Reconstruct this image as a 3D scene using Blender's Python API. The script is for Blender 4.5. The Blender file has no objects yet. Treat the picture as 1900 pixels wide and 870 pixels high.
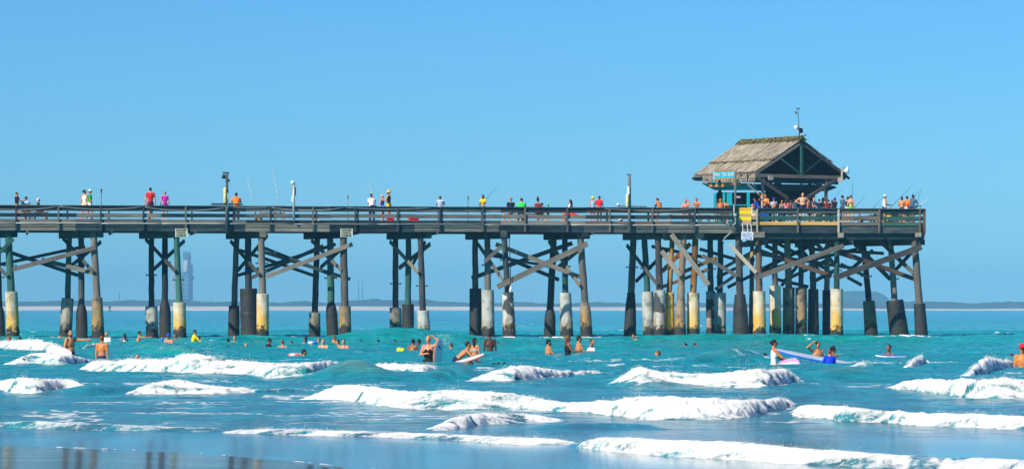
import bpy, bmesh, math, random
import numpy as np
from mathutils import Vector, Matrix

# ------------------------------------------------------------------ camera, world, sun, exposure
F = 6600.0          # focal length in photo pixels (1900 wide)
HZ = 572.5          # photo row of the horizon
H = 1.6             # eye height above the sea
scene = bpy.context.scene
cam = bpy.data.cameras.new('camera')
cam.sensor_width = 36.0
cam.lens = 36.0 * F / 1900.0
cam.shift_y = (HZ - 435.0) / 1900.0
cam.clip_start = 0.5
cam.clip_end = 30000
camo = bpy.data.objects.new('camera', cam)
camo.location = (0, 0, H)
camo.rotation_euler = (math.radians(90), 0, 0)
scene.collection.objects.link(camo)
scene.camera = camo

SUN_EL = math.radians(36)
SUN_H = Vector((-0.67, -0.74, 0)).normalized()      # horizontal direction towards the sun
world = bpy.data.worlds.new('World')
scene.world = world
world.use_nodes = True
wn = world.node_tree.nodes
wl = world.node_tree.links
for n in list(wn):
    wn.remove(n)
sky = wn.new('ShaderNodeTexSky')
sky.sky_type = 'NISHITA'
sky.sun_disc = False
sky.sun_elevation = SUN_EL
sky.sun_rotation = math.atan2(SUN_H.x, SUN_H.y)
sky.altitude = 0
sky.air_density = 1.0
sky.dust_density = 0.0
sky.ozone_density = 6.0
tint = wn.new('ShaderNodeMix'); tint.data_type = 'RGBA'; tint.blend_type = 'MULTIPLY'
tint.inputs['Factor'].default_value = 1.0
tint.inputs['B'].default_value = (0.40, 0.83, 1.20, 1)
bg = wn.new('ShaderNodeBackground'); bg.inputs['Strength'].default_value = 0.082
wo = wn.new('ShaderNodeOutputWorld')
wl.new(sky.outputs['Color'], tint.inputs['A'])
wl.new(tint.outputs['Result'], bg.inputs['Color'])
wl.new(bg.outputs['Background'], wo.inputs['Surface'])

sl = bpy.data.lights.new('sun', 'SUN')
sl.energy = 5.0
sl.angle = math.radians(0.5)
sl.color = (1.0, 0.88, 0.70)
so = bpy.data.objects.new('sun', sl)
sdir = Vector((SUN_H.x * math.cos(SUN_EL), SUN_H.y * math.cos(SUN_EL), math.sin(SUN_EL)))
so.rotation_euler = (-sdir).to_track_quat('-Z', 'Y').to_euler()
so.location = (-60, -60, 90)
scene.collection.objects.link(so)
scene.view_settings.view_transform = 'Standard'
scene.view_settings.look = 'None'
scene.view_settings.exposure = 0.30
scene.view_settings.gamma = 1.0
scene.view_settings.use_curve_mapping = False

# ------------------------------------------------------------------ helpers
COL = scene.collection
RND = random.Random(7)


def at(px, py, Y):
    return Vector(((px - 950.0) / F * Y, Y, H + (HZ - py) / F * Y))


def zof(py, Y):
    return H + (HZ - py) / F * Y


def tag(o, label=None, cat=None, group=None, kind=None):
    if label: o['label'] = label
    if cat: o['category'] = cat
    if group: o['group'] = group
    if kind: o['kind'] = kind
    return o


def link(name, me, mats=(), parent=None):
    o = bpy.data.objects.new(name, me)
    COL.objects.link(o)
    for m in mats:
        me.materials.append(m)
    if parent is not None:
        o.parent = parent
    return o


def empty(name, loc, rz=0.0):
    o = bpy.data.objects.new(name, None)
    o.empty_display_size = 0.3
    COL.objects.link(o)
    o.location = loc
    o.rotation_euler = (0, 0, rz)
    return o


def wpos(o):
    p = Vector(o.location)
    if o.parent:
        return o.parent.matrix_basis @ p if not o.parent.parent else wmat(o.parent) @ p
    return p


def wmat(o):
    return (wmat(o.parent) if o.parent else Matrix.Identity(4)) @ o.matrix_basis


def setworld(o, M):
    """give o the world matrix M under its parent"""
    o.matrix_basis = wmat(o.parent).inverted() @ M if o.parent else M


def smooth(me):
    me.polygons.foreach_set('use_smooth', [True] * len(me.polygons))
    return me


class MB:
    """collects polygons"""
    def __init__(s):
        s.v = []; s.f = []; s.m = []

    def add(s, vs, fs, mi=0):
        b = len(s.v)
        s.v.extend([tuple(v) for v in vs])
        s.f.extend([tuple(i + b for i in f) for f in fs])
        s.m.extend([mi] * len(fs))

    def box(s, c, d, M=None, mi=0):
        x, y, z = d[0] / 2, d[1] / 2, d[2] / 2
        vs = [Vector((sx * x, sy * y, sz * z)) for sx in (-1, 1) for sy in (-1, 1) for sz in (-1, 1)]
        if M is not None: vs = [M @ v for v in vs]
        c = Vector(c)
        s.add([v + c for v in vs], [(0, 1, 3, 2), (4, 6, 7, 5), (0, 4, 5, 1), (2, 3, 7, 6), (0, 2, 6, 4), (1, 5, 7, 3)], mi)

    def beam(s, p0, p1, w, h, mi=0, up=Vector((0, 0, 1))):
        p0 = Vector(p0); p1 = Vector(p1)
        M = frame(p1 - p0, up)
        s.box((p0 + p1) / 2, ((p1 - p0).length, w, h), M.to_3x3(), mi)

    def tube(s, pts, rs, n=10, mi=0, caps=True, sq=(1, 1)):
        pts = [Vector(p) for p in pts]
        if not hasattr(rs, '__len__'): rs = [rs] * len(pts)
        rings = []
        for i, p in enumerate(pts):
            d = (pts[min(i + 1, len(pts) - 1)] - pts[max(i - 1, 0)]).normalized()
            M = frame(d, Vector((0, 0, 1)) if abs(d.z) < .95 else Vector((0, 1, 0))).to_3x3()
            rings.append([p + M @ Vector((0, math.cos(a) * rs[i] * sq[0], math.sin(a) * rs[i] * sq[1])) for a in [2 * math.pi * k / n for k in range(n)]])
        vs = [v for r in rings for v in r]
        fs = []
        for i in range(len(pts) - 1):
            for k in range(n):
                fs.append((i * n + k, i * n + (k + 1) % n, (i + 1) * n + (k + 1) % n, (i + 1) * n + k))
        if caps:
            fs.append(tuple(range(n))[::-1]); fs.append(tuple((len(pts) - 1) * n + k for k in range(n)))
        s.add(vs, fs, mi)

    def lathe(s, c, prof, n=14, mi=0, M=None):
        c = Vector(c)
        vs = []
        for r, z in prof:
            for k in range(n):
                a = 2 * math.pi * k / n
                v = Vector((r * math.cos(a), r * math.sin(a), z))
                if M is not None: v = M @ v
                vs.append(c + v)
        fs = []
        for i in range(len(prof) - 1):
            for k in range(n):
                fs.append((i * n + k, i * n + (k + 1) % n, (i + 1) * n + (k + 1) % n, (i + 1) * n + k))
        fs.append(tuple(range(n))[::-1]); fs.append(tuple((len(prof) - 1) * n + k for k in range(n)))
        s.add(vs, fs, mi)

    def mesh(s, name='mesh', sm=False):
        me = bpy.data.meshes.new(name)
        me.from_pydata(s.v, [], s.f)
        me.polygons.foreach_set('material_index', s.m)
        if sm: smooth(me)
        me.update()
        return me

    def build(s, name, mats, parent=None, sm=False, M=None):
        if not isinstance(mats, (list, tuple)): mats = [mats]
        o = link(name, s.mesh(name, sm), mats, parent)
        if M is not None:
            setworld(o, M)
        elif parent is not None:
            setworld(o, Matrix.Identity(4))
        return o


def frame(d, up=Vector((0, 0, 1))):
    """matrix whose local x runs along d, z near up"""
    x = Vector(d).normalized()
    if abs(x.dot(up)) > .999: up = Vector((0, 1, 0))
    y = Vector(up).cross(x).normalized()
    z = x.cross(y)
    M = Matrix.Identity(4)
    for i in range(3):
        M[i][0] = x[i]; M[i][1] = y[i]; M[i][2] = z[i]
    return M


def timber(name, p0, p1, w, h, mat, parent=None, up=Vector((0, 0, 1)), bev=.012, jag=0.0):
    """one plank or beam, local x along its length"""
    p0 = Vector(p0); p1 = Vector(p1)
    L = (p1 - p0).length
    bm = bmesh.new()
    bmesh.ops.create_cube(bm, size=1.0)
    for v in bm.verts:
        v.co = Vector((v.co.x * L, v.co.y * w, v.co.z * h))
    if bev: bmesh.ops.bevel(bm, geom=list(bm.edges), offset=min(bev, w * .3, h * .3), segments=1, affect='EDGES')
    me = bpy.data.meshes.new(name); bm.to_mesh(me); bm.free()
    o = link(name, me, [mat], parent)
    M = frame(p1 - p0, up); M.translation = (p0 + p1) / 2
    setworld(o, M)
    return o


# ------------------------------------------------------------------ materials
def newmat(name):
    m = bpy.data.materials.new(name); m.use_nodes = True
    nt = m.node_tree
    b = nt.nodes['Principled BSDF']
    return m, nt, b


def N(nt, t, **kw):
    n = nt.nodes.new(t)
    for k, v in kw.items(): setattr(n, k, v)
    return n


def ramp(nt, fac, stops):
    r = N(nt, 'ShaderNodeValToRGB')
    while len(r.color_ramp.elements) > 1: r.color_ramp.elements.remove(r.color_ramp.elements[-1])
    r.color_ramp.elements[0].position = stops[0][0]; r.color_ramp.elements[0].color = (*stops[0][1], 1)
    for p, c in stops[1:]:
        e = r.color_ramp.elements.new(p); e.color = (*c, 1)
    nt.links.new(fac, r.inputs['Fac'])
    return r.outputs['Color']


def math_(nt, op, a, b=None, clamp=False):
    n = N(nt, 'ShaderNodeMath', operation=op); n.use_clamp = clamp
    for i, x in enumerate((a, b)):
        if x is None: continue
        if isinstance(x, (int, float)): n.inputs[i].default_value = x
        else: nt.links.new(x, n.inputs[i])
    return n.outputs[0]


def mixc(nt, fac, a, b, mode='MIX'):
    n = N(nt, 'ShaderNodeMix'); n.data_type = 'RGBA'; n.blend_type = mode
    for k, x in (('Factor', fac), ('A', a), ('B', b)):
        if isinstance(x, (int, float)): n.inputs[k].default_value = x
        elif isinstance(x, tuple): n.inputs[k].default_value = (*x, 1) if len(x) == 3 else x
        else: nt.links.new(x, n.inputs[k])
    return n.outputs['Result']


def noise_(nt, vec, scale, detail=4, rough=.55, stretch=None, rot=None):
    if stretch or rot:
        mp = N(nt, 'ShaderNodeMapping'); nt.links.new(vec, mp.inputs['Vector'])
        if stretch: mp.inputs['Scale'].default_value = stretch
        if rot: mp.inputs['Rotation'].default_value = rot
        vec = mp.outputs['Vector']
    n = N(nt, 'ShaderNodeTexNoise'); n.inputs['Scale'].default_value = scale
    n.inputs['Detail'].default_value = detail; n.inputs['Roughness'].default_value = rough
    nt.links.new(vec, n.inputs['Vector'])
    return n.outputs['Fac']


def bump_(nt, b, h, strength=.3, dist=.02):
    n = N(nt, 'ShaderNodeBump'); n.inputs['Strength'].default_value = strength; n.inputs['Distance'].default_value = dist
    nt.links.new(h, n.inputs['Height']); nt.links.new(n.outputs['Normal'], b.inputs['Normal'])


_pc = {}


def plain(name, c, rough=.6, var=.12, scale=6.0, metal=0.0, bump=0.0, spec=.3):
    key = (name, tuple(c))
    if key in _pc: return _pc[key]
    m, nt, b = newmat(name)
    tc = N(nt, 'ShaderNodeTexCoord').outputs['Object']
    f = noise_(nt, tc, scale, 3)
    dk = tuple(max(0, x * (1 - var * 1.5)) for x in c); lt = tuple(min(1, x * (1 + var)) for x in c)
    nt.links.new(ramp(nt, f, [(.3, dk), (.7, lt)]), b.inputs['Base Color'])
    b.inputs['Roughness'].default_value = rough; b.inputs['Metallic'].default_value = metal
    b.inputs['Specular IOR Level'].default_value = spec
    if bump: bump_(nt, b, noise_(nt, tc, scale * 8, 2), bump, .01)
    _pc[key] = m
    return m


def wood(name, c1, c2, c3, rough=.75):
    """weathered timber; grain along local x, tone differs per piece"""
    m, nt, b = newmat(name)
    tc = N(nt, 'ShaderNodeTexCoord').outputs['Object']
    oi = N(nt, 'ShaderNodeObjectInfo').outputs['Random']
    off = N(nt, 'ShaderNodeVectorMath', operation='ADD')
    nt.links.new(tc, off.inputs[0])
    cx = N(nt, 'ShaderNodeCombineXYZ'); nt.links.new(math_(nt, 'MULTIPLY', oi, 37.0), cx.inputs[0]); nt.links.new(math_(nt, 'MULTIPLY', oi, 11.0), cx.inputs[2])
    nt.links.new(cx.outputs[0], off.inputs[1])
    v = off.outputs[0]
    g = noise_(nt, v, 1.0, 6, .65, (1.2, 16, 16))
    bl = noise_(nt, v, .9, 4, .6, (.5, 1.2, 1.2))
    f = math_(nt, 'ADD', math_(nt, 'MULTIPLY', g, .5), math_(nt, 'MULTIPLY', bl, .55))
    f = math_(nt, 'ADD', f, math_(nt, 'MULTIPLY', math_(nt, 'SUBTRACT', oi, .5), .42))
    nt.links.new(ramp(nt, f, [(.30, c1), (.52, c2), (.78, c3)]), b.inputs['Base Color'])
    b.inputs['Roughness'].default_value = rough
    b.inputs['Specular IOR Level'].default_value = .25
    bump_(nt, b, g, .5, .015)
    return m


WD = wood('dark_wet_timber', (.008, .018, .026), (.036, .058, .068), (.19, .18, .15))
WG = wood('grey_weathered_timber', (.038, .04, .042), (.115, .11, .10), (.25, .22, .18))
WB = wood('brown_weathered_timber', (.05, .030, .022), (.15, .10, .07), (.30, .21, .14))
WP = wood('pale_sunbleached_timber', (.16, .15, .12), (.34, .31, .25), (.55, .50, .40))
WO = wood('ochre_timber', (.16, .07, .015), (.48, .25, .05), (.74, .48, .14))
WT = wood('teal_stained_timber', (.004, .030, .030), (.014, .085, .075), (.05, .16, .13))
WOODS = {'D': WD, 'G': WG, 'B': WB, 'P': WP, 'O': WO, 'T': WT}


def concrete(name, base, dark, stain, barn=.55, stain_amt=.5, patch=None):
    """pile jacket: stained concrete, dark barnacle band at the waterline (object z is the height above the sea)"""
    m, nt, b = newmat(name)
    tcn = N(nt, 'ShaderNodeTexCoord'); tc = tcn.outputs['Object']
    oi = N(nt, 'ShaderNodeObjectInfo').outputs['Random']
    cx = N(nt, 'ShaderNodeCombineXYZ')
    nt.links.new(math_(nt, 'MULTIPLY', oi, 50), cx.inputs[0]); nt.links.new(math_(nt, 'MULTIPLY', oi, 23), cx.inputs[1])
    add = N(nt, 'ShaderNodeVectorMath', operation='ADD'); nt.links.new(tc, add.inputs[0]); nt.links.new(cx.outputs[0], add.inputs[1])
    v = add.outputs[0]
    sep = N(nt, 'ShaderNodeSeparateXYZ'); nt.links.new(tc, sep.inputs[0]); z = sep.outputs[2]
    n1 = noise_(nt, v, 1.6, 6, .65)
    col = ramp(nt, n1, [(.38, dark), (.50, base), (.68, tuple(min(.85, c * 1.3) for c in base))])
    if patch:
        pm = ramp(nt, noise_(nt, v, 1.1, 3, .5), [(.49, (0, 0, 0)), (.51, (1, 1, 1))])
        col = mixc(nt, pm, col, patch)
    # rust and algae streaks running down
    st = noise_(nt, v, 1.0, 5, .6, (5.5, 5.5, .7))
    sm = ramp(nt, math_(nt, 'ADD', st, math_(nt, 'MULTIPLY', math_(nt, 'SUBTRACT', 1.3, z), .20)), [(.62 - stain_amt * .22, (0, 0, 0)), (.78 - stain_amt * .2, (1, 1, 1))])
    col = mixc(nt, math_(nt, 'MULTIPLY', sm, .85), col, stain)
    # barnacles
    bz = math_(nt, 'ADD', z, math_(nt, 'MULTIPLY', math_(nt, 'SUBTRACT', noise_(nt, v, 4, 5, .7), .5), 1.9))
    bmask = ramp(nt, bz, [(barn - .12, (1, 1, 1)), (barn + .10, (0, 0, 0))])
    bcol = ramp(nt, noise_(nt, v, 26, 3, .7), [(.38, (.006, .010, .012)), (.58, (.03, .032, .028)), (.72, (.14, .13, .09))])
    col = mixc(nt, bmask, col, bcol)
    nt.links.new(col, b.inputs['Base Color'])
    b.inputs['Roughness'].default_value = .7
    h = mixc(nt, bmask, noise_(nt, v, 8, 4), noise_(nt, v, 30, 4, .7))
    bump_(nt, b, h, .7, .04)
    return m


SLEEVE = {
    'O': concrete('ochre_concrete', (.66, .44, .06), (.26, .17, .04), (.80, .50, .02), .5, .9),
    'W': concrete('pale_concrete', (.42, .45, .43), (.20, .24, .24), (.30, .26, .16), .55, .35),
    'Y': concrete('yellow_stained_concrete', (.56, .52, .40), (.30, .27, .18), (.75, .42, .02), .55, 1.0),
    'G': concrete('grey_concrete', (.30, .30, .26), (.09, .10, .10), (.16, .13, .08), .65, .5),
    'B': concrete('brown_concrete', (.24, .19, .125), (.08, .07, .055), (.42, .24, .05), .7, .7),
    'D': concrete('dark_wet_concrete', (.018, .023, .026), (.008, .012, .016), (.05, .05, .045), 1.0, .3),
    'M': concrete('patched_concrete', (.45, .47, .44), (.22, .25, .24), (.32, .17, .07), .6, .5, patch=(.05, .055, .06)),
}


# ------------------------------------------------------------------ numpy noise
def _hash(ix, iy, seed):
    h = (ix.astype(np.int64) * 374761393 + iy.astype(np.int64) * 668265263 + seed * 982451653) & 0xffffffff
    h = ((h ^ (h >> 13)) * 1274126177) & 0xffffffff
    h = h ^ (h >> 16)
    return (h & 0xffff) / 32767.5 - 1.0


def vn(x, y, seed=0):
    x0 = np.floor(x); y0 = np.floor(y)
    fx = x - x0; fy = y - y0
    fx = fx * fx * fx * (fx * (fx * 6 - 15) + 10); fy = fy * fy * fy * (fy * (fy * 6 - 15) + 10)
    x0 = x0.astype(np.int64); y0 = y0.astype(np.int64)
    a = _hash(x0, y0, seed); b = _hash(x0 + 1, y0, seed); c = _hash(x0, y0 + 1, seed); d = _hash(x0 + 1, y0 + 1, seed)
    return (a * (1 - fx) + b * fx) * (1 - fy) + (c * (1 - fx) + d * fx) * fy


def fbm(x, y, seed=0, o=4, g=.5):
    s = 0; a = 1; t = 0
    for i in range(o):
        s = s + a * vn(x * 2 ** i + 13.7 * i, y * 2 ** i + 5.1 * i, seed + i); t += a; a *= g
    return s / t


def sst(x, a, b):
    t = np.clip((x - a) / (b - a), 0, 1)
    return t * t * (3 - 2 * t)


# ------------------------------------------------------------------ sea
# breakers: (foam amount, run factor, [(photo column, foot row, crest row) ...]) turned once into metres
BREAKERS = [
 (1.0, 1.0, [(-90,645,636),(0,646,633),(30,647,629),(60,649,627),(90,651,636),(118,651,647)]),
 (1.0, 1.0, [(142,649,647),(150,648,638),(165,646,634),(182,642,636),(194,641,639)]),
 (1.0, 1.0, [(15,677,675),(35,677,662),(60,676,656),(100,678,658),(140,677,660),(172,673,661)]),
 (1.0, 1.0, [(153,685,681),(165,687,668),(200,689,666),(255,691,668),(300,693,669),(340,695,661),(362,695,656),(385,695,664),(430,695,672),(470,696,674),(515,695,679)]),
 (1.0, 1.0, [(462,697,681),(490,700,674),(520,701,674),(560,701,672),(600,700,674),(630,695,667),(648,686,664)]),
 (0.0, 2.0, [(560,702,690),(640,703,666),(665,704,668),(700,705,682),(740,705,694),(790,705,690),(820,704,680),(850,703,674),(875,703,680),(905,701,694)]),
 (1.0, 1.0, [(682,680,675),(705,683,676),(735,689,671),(760,690,677),(790,691,678),(812,688,680)]),
 (1.0, 1.0, [(868,707,705),(890,707,695),(920,707,683),(960,707,675),(980,705,677),(1010,703,684),(1050,700,690),(1080,697,690),(1112,693,688)]),
 (0.0, 2.0, [(1130,712,704),(1160,716,686),(1190,717,671),(1215,718,674),(1240,717,686)]),
 (1.0, 1.0, [(1143,707,701),(1150,713,692),(1165,717,684),(1185,717,678),(1210,717,682),(1240,716,688),(1290,716,692),(1350,717,692),(1380,717,686),(1420,716,685),(1450,713,682),(1478,708,684)]),
 (1.0, 1.0, [(-90,716,705),(0,721,707),(20,729,703),(50,731,700),(80,732,700),(110,732,699),(140,729,702),(152,722,708)]),
 (0.0, 1.6, [(120,733,704),(150,733,703),(180,732,706),(210,730,710),(238,728,718)]),
 (1.0, 1.0, [(232,732,729),(250,732,718),(290,732,705),(320,731,703),(350,731,709),(390,732,718),(430,731,720),(470,729,722)]),
 (0.35, 1.0, [(460,730,723),(520,728,721),(580,726,722)]),
 (1.0, 1.0, [(567,739,737),(590,741,728),(620,745,714),(635,746,712),(660,747,717),(700,753,720),(740,757,724),(800,758,725),(860,759,724),(920,758,727),(960,757,730),(1000,759,738),(1040,763,742),(1100,765,744),(1140,773,742),(1190,777,734),(1240,778,732),(1290,778,737),(1350,777,738),(1400,773,744),(1440,763,741),(1470,755,739)]),
 (1.0, 1.0, [(1470,763,757),(1490,779,751),(1510,781,746),(1540,781,750),(1600,783,757),(1650,784,760),(1680,789,760),(1720,793,762),(1780,794,766),(1850,797,769),(1900,798,772),(2000,799,776)]),
 (1.0, 1.0, [(1655,720,717),(1680,721,702),(1710,721,694),(1730,725,694),(1760,731,700),(1800,737,700),(1850,738,702),(1860,738,694),(1900,737,698),(2000,736,700)]),
 (1.0, .8, [(1800,701,697),(1815,698,677),(1835,693,666),(1860,687,668),(1882,679,671)]),
 (1.0, .8, [(1684,683,681),(1700,680,665),(1717,673,659)]),
 (.8, .8, [(1588,680,678),(1600,680,670),(1612,680,674)]),
 (.9, 1.4, [(803,801,797),(820,801,789),(840,799,772),(870,792,764),(900,787,766),(960,784,764),(1000,784,771),(1035,781,776)]),
 (.55, 1.0, [(-150,794,786),(0,794,784),(60,796,780),(110,798,785),(200,801,788),(300,802,792),(410,804,797)]),
 (.75, 1.0, [(418,806,802),(480,808,798),(560,811,799),(650,814,803),(750,818,806),(850,823,811),(950,829,816),(1060,831,820)]),
 (.9, 1.0, [(1072,833,828),(1100,839,816),(1150,846,812),(1200,849,815),(1280,853,820),(1350,858,825),(1450,864,831),(1550,870,839),(1650,876,846),(1800,884,854),(2000,894,860)]),
 (0.0, 2.6, [(560,632,627),(620,631,621),(660,631,616),(700,631,611),(740,631,609),(780,631,611),(820,631,616),(860,631,620),(920,630,626)]),
 (0.0, 2.0, [(1250,673,669),(1290,673,661),(1340,672,651),(1375,671,648),(1405,670,653),(1440,671,663)]),
 (0.0, 2.4, [(1100,632,630),(1200,631,622),(1270,631,621),(1340,631,618),(1420,631,620),(1500,631,619),(1600,631,623),(1680,632,629)]),
 (0.0, 2.0, [(210,658,652),(250,658,638),(290,659,636),(340,661,644),(380,662,655)]),
 (0.25, 1.5, [(225,643,640),(260,643,637),(330,645,640)]),
 (0.5, 1.0, [(695,613.5,611),(722,613.5,605),(748,613.5,608)]),
 (0.0, 2.0, [(1480,700,695),(1540,702,684),(1600,702,682),(1650,702,690)]),
 (0.0, 2.2, [(380,632,629),(450,631,620),(520,631,623),(600,631,628)]),
 (0.15, 1.4, [(1000,797,790),(1060,796,786),(1150,795,785),(1230,797,790)]),
 (0.0, 2.0, [(920,650,644),(1000,651,640),(1080,650,638),(1150,650,645)]),
]
_br = []
for foam, rf, pts in BREAKERS:
    row = []
    for px, foot, top in pts:
        Yf = F * H / (foot - HZ)
        Yc = Yf + .9 * rf
        A = H + (HZ - top) * Yc / F
        run = (.30 + 1.7 * max(A, .05)) * rf
        Yc = Yf + run
        A = H + (HZ - top) * Yc / F
        row.append(((px - 950) / F * Yf, Yf, max(A, .02), run))
    row.sort()
    a = np.array(row)
    # resample smoothly (monotone cosine between the given points, then blurred)
    n = max(24, int((a[-1, 0] - a[0, 0]) / .08))
    xs = np.linspace(a[0, 0], a[-1, 0], n)
    cols = [xs]
    k = max(1, int(n * .35 / max(.5, a[-1, 0] - a[0, 0])))
    ker = np.hanning(2 * k + 3); ker /= ker.sum()
    for c in (1, 2, 3):
        v = np.interp(xs, a[:, 0], a[:, c])
        vp = np.concatenate([np.full(k + 1, v[0]), v, np.full(k + 1, v[-1])])
        cols.append(np.convolve(vp, ker, 'valid'))
    _br.append((foam, np.stack(cols, 1)))


PILE_FOOT = [(x, .36) for x in (24, 122, 152, 183, 282, 306, 334, 433, 463, 487, 583, 617, 640, 734, 757, 787, 883, 906, 945, 1020, 1052, 1088, 1168, 1205, 1224, 1242, 1261, 1286, 1319, 1336, 1375, 1409, 1439, 1464, 1486, 1507, 1534, 1552, 1617, 1669, 1710)]


def edgeY(X, Y):
    """where the thin sheet of water ends on the sand"""
    px = 950 + X / np.maximum(Y, 20) * F
    py = np.interp(px, [-800, 0, 300, 480, 650, 900, 1900, 3000], [805, 827, 838, 850, 868, 892, 930, 960])
    return F * (H - .03) / (py - HZ)


def sea(X, Y, full=False):
    """height and foam of the sea surface at (X, Y)"""
    near = .25 * sst(Y, 43, 47) + .75 * sst(Y, 46, 60)
    base = .03 * (1 - sst(Y, 44, 50))
    far = np.clip(Y / 130.0, .5, 2.6)
    # chop: long crested, ridged
    h = .055 * near * far * vn(X / 7.0, Y / 3.3, 3) + .040 * near * far * fbm(X / 2.7, Y / 1.25, 11, 2)
    r = 1 - np.abs(fbm(X / 1.3 + .4 * vn(X, Y, 5), Y / .62, 21, 3))
    h = h + (.060 * r ** 2 - .030) * np.clip(near * far, .0, 1.7) * (.45 + .55 * sst(Y, 60, 95))
    h = h + .006 * fbm(X / .55, Y / .30, 31, 3) * sst(Y, 42, 47) + .034 * near * np.minimum(far, 1.8) * (.4 + .6 * sst(Y, 60, 95)) * fbm(X / .8, Y / .40, 35, 3)
    foam = np.zeros_like(h)
    # drifting thin foam left behind the breakers
    fade = sst(Y, 46, 50) * (1 - sst(Y, 105, 150))
    tex = 1 - np.abs(fbm(X / .9, Y / 1.6, 61, 4))
    foam = np.maximum(foam, fade * .55 * sst(tex, .80, 1.0) * sst(fbm(X / 3.5, Y / 5, 66, 2), -.1, .45))
    hb_all = np.full_like(h, -1e3)
    dX = np.zeros_like(h); dY = np.zeros_like(h)
    for i, (fo, a) in enumerate(_br):
        x0, x1 = a[0, 0], a[-1, 0]
        m = (X > x0 - 1.6) & (X < x1 + 1.6) & (Y > a[:, 1].min() - 3) & (Y < a[:, 1].max() + 14)
        if not m.any(): continue
        x = X[m]; y = Y[m]
        if fo > 0:
            wob = .20 * vn(x / .9, y / 1.1 + i * 3.3, 41 + i) + .05 * vn(x / .33, y / .4, 71 + i) + .02 * vn(x / .13, y / .16, 81 + i)
        else:
            wob = .35 * vn(x / 1.8, y / 2.0 + i * 3.3, 41)
        Yf = np.interp(x, a[:, 0], a[:, 1]) + wob
        A = np.interp(x, a[:, 0], a[:, 2]); run = np.interp(x, a[:, 0], a[:, 3])
        e0 = .18 + .5 * A if fo > 0 else 1.1
        ends = sst(x, x0 - e0, x0 + e0) * (1 - sst(x, x1 - e0, x1 + e0))
        rough_ = 1.0 if fo > 0 else .25
        A = A * ends * (1 + rough_ * .08 * vn(x / .8, y * 0 + i, 131 + i) + rough_ * .05 * vn(x / .3, y / .8 + i, 132 + i) + rough_ * .025 * vn(x / .1, y / .3 + i, 133 + i) * (fo > 0))
        t = (y - Yf) / run
        if fo > 0:
            prof = np.where(t < 1, sst(t, -.06, .95) ** .8, np.exp(-((t - 1) * run / (1.1 + 1.5 * A)) ** 2 * .8))
        else:
            prof = np.where(t < 1, sst(t, -.5, 1.0), np.exp(-((t - 1) * run / (1.6 + 2.2 * A)) ** 2 * .7))
        hb = A * prof
        if fo > 0:
            edge = .14 * fbm(x / .25, y / .25, 91 + i, 4)
            win = sst(t + edge, -.12, .02) * (1 - sst(t + edge * 3.0, .92, 1.9))
            f = win * fo * sst(ends + .5 * fbm(x / .3, y / .3, 95 + i, 3), .15, .55)
            yy = y + 1.25 * hb
            b1 = np.abs(vn(x / .30, yy / .30, 101 + i)); b2 = np.abs(vn(x / .14, yy / .13, 111 + i)); b3 = np.abs(vn(x / .065, yy / .06, 121 + i))
            puff = .45 * b1 + .55 * b2 + .75 * b3                       # 0 .. ~1.8, rounded lumps with creases
            k = f * sst(t, -.1, .3)
            hb = hb + k * (.008 + A * .09) * (puff - .55)
            dY[m] -= k * (.03 + .08 * A) * (puff - .2)
            dX[m] += k * .07 * vn(x / .12, y / .12, 77)
            spike = np.maximum(0, fbm(x / .16, y / .5, 121 + i, 3)) ** 1.6
            hb = hb * (1 - .10 * f) + f * (.01 + .15 * A) * spike * np.exp(-((t - .95) / .25) ** 2)
            sk = (1 - sst(t, 1.1, 6.5)) * sst(t, .9, 1.1) * .68 * fo * ends
            fr = (1 - sst(-t, .05, 1.3)) * (t < .05) * .50 * fo * ends
            foam[m] = np.maximum(foam[m], np.maximum(f * np.clip(.50 + .35 * (puff - .3) + .95 * fbm(x / .6, yy / .30, 161 + i, 5) + .34 * sst(t, .3, .85), .12, 1.05), np.maximum(sk, fr) * sst(tex[m], .74, .98)))
        hb_all[m] = np.maximum(hb_all[m], hb)
    pos = np.maximum(hb_all, 0)
    h = h * (1 - .15 * sst(pos, .1, .4)) + pos + base
    # foam beads along the lip of the water sheet
    d = Y - edgeY(X, Y)
    lip = np.exp(-((d - .10) / .06) ** 2) * sst(vn(X / .07, Y / .2, 141) + .8 * vn(X / 1.2, Y, 143), .25, .55)
    foam = np.maximum(foam, lip * .85)
    h = h + lip * .012
    # scattered whitecaps out at sea
    for px_, r_ in PILE_FOOT:
        yp = 195.0; xp = (px_ - 950) / F * yp
        m = (np.abs(X - xp) < 2.2) & (np.abs(Y - yp) < 6)
        if m.any():
            q = np.hypot(X[m] - xp, (Y[m] - yp) * .4) / (r_ + .12)
            foam[m] = np.maximum(foam[m], .9 * (1 - sst(q, 1.0, 2.3)) * sst(fbm(X[m] / .3, Y[m] / 1.0, 181, 3), -.15, .35))
    wc = sst(fbm(X / .9, Y / 1.3, 151, 3), .55, .66) * sst(vn(X / 8, Y / 9, 155), .1, .5) * sst(Y, 150, 175) * (1 - sst(Y, 260, 420))
    foam = np.maximum(foam, wc * .8)
    if full: return h, foam, dX, dY
    return h, foam


def sea_z(x, y):
    return float(sea(np.array([float(x)]), np.array([float(y)]))[0][0])


def bed_z(y):
    return -max(0.0, .0115 * (y - 46)) - .02


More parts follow.
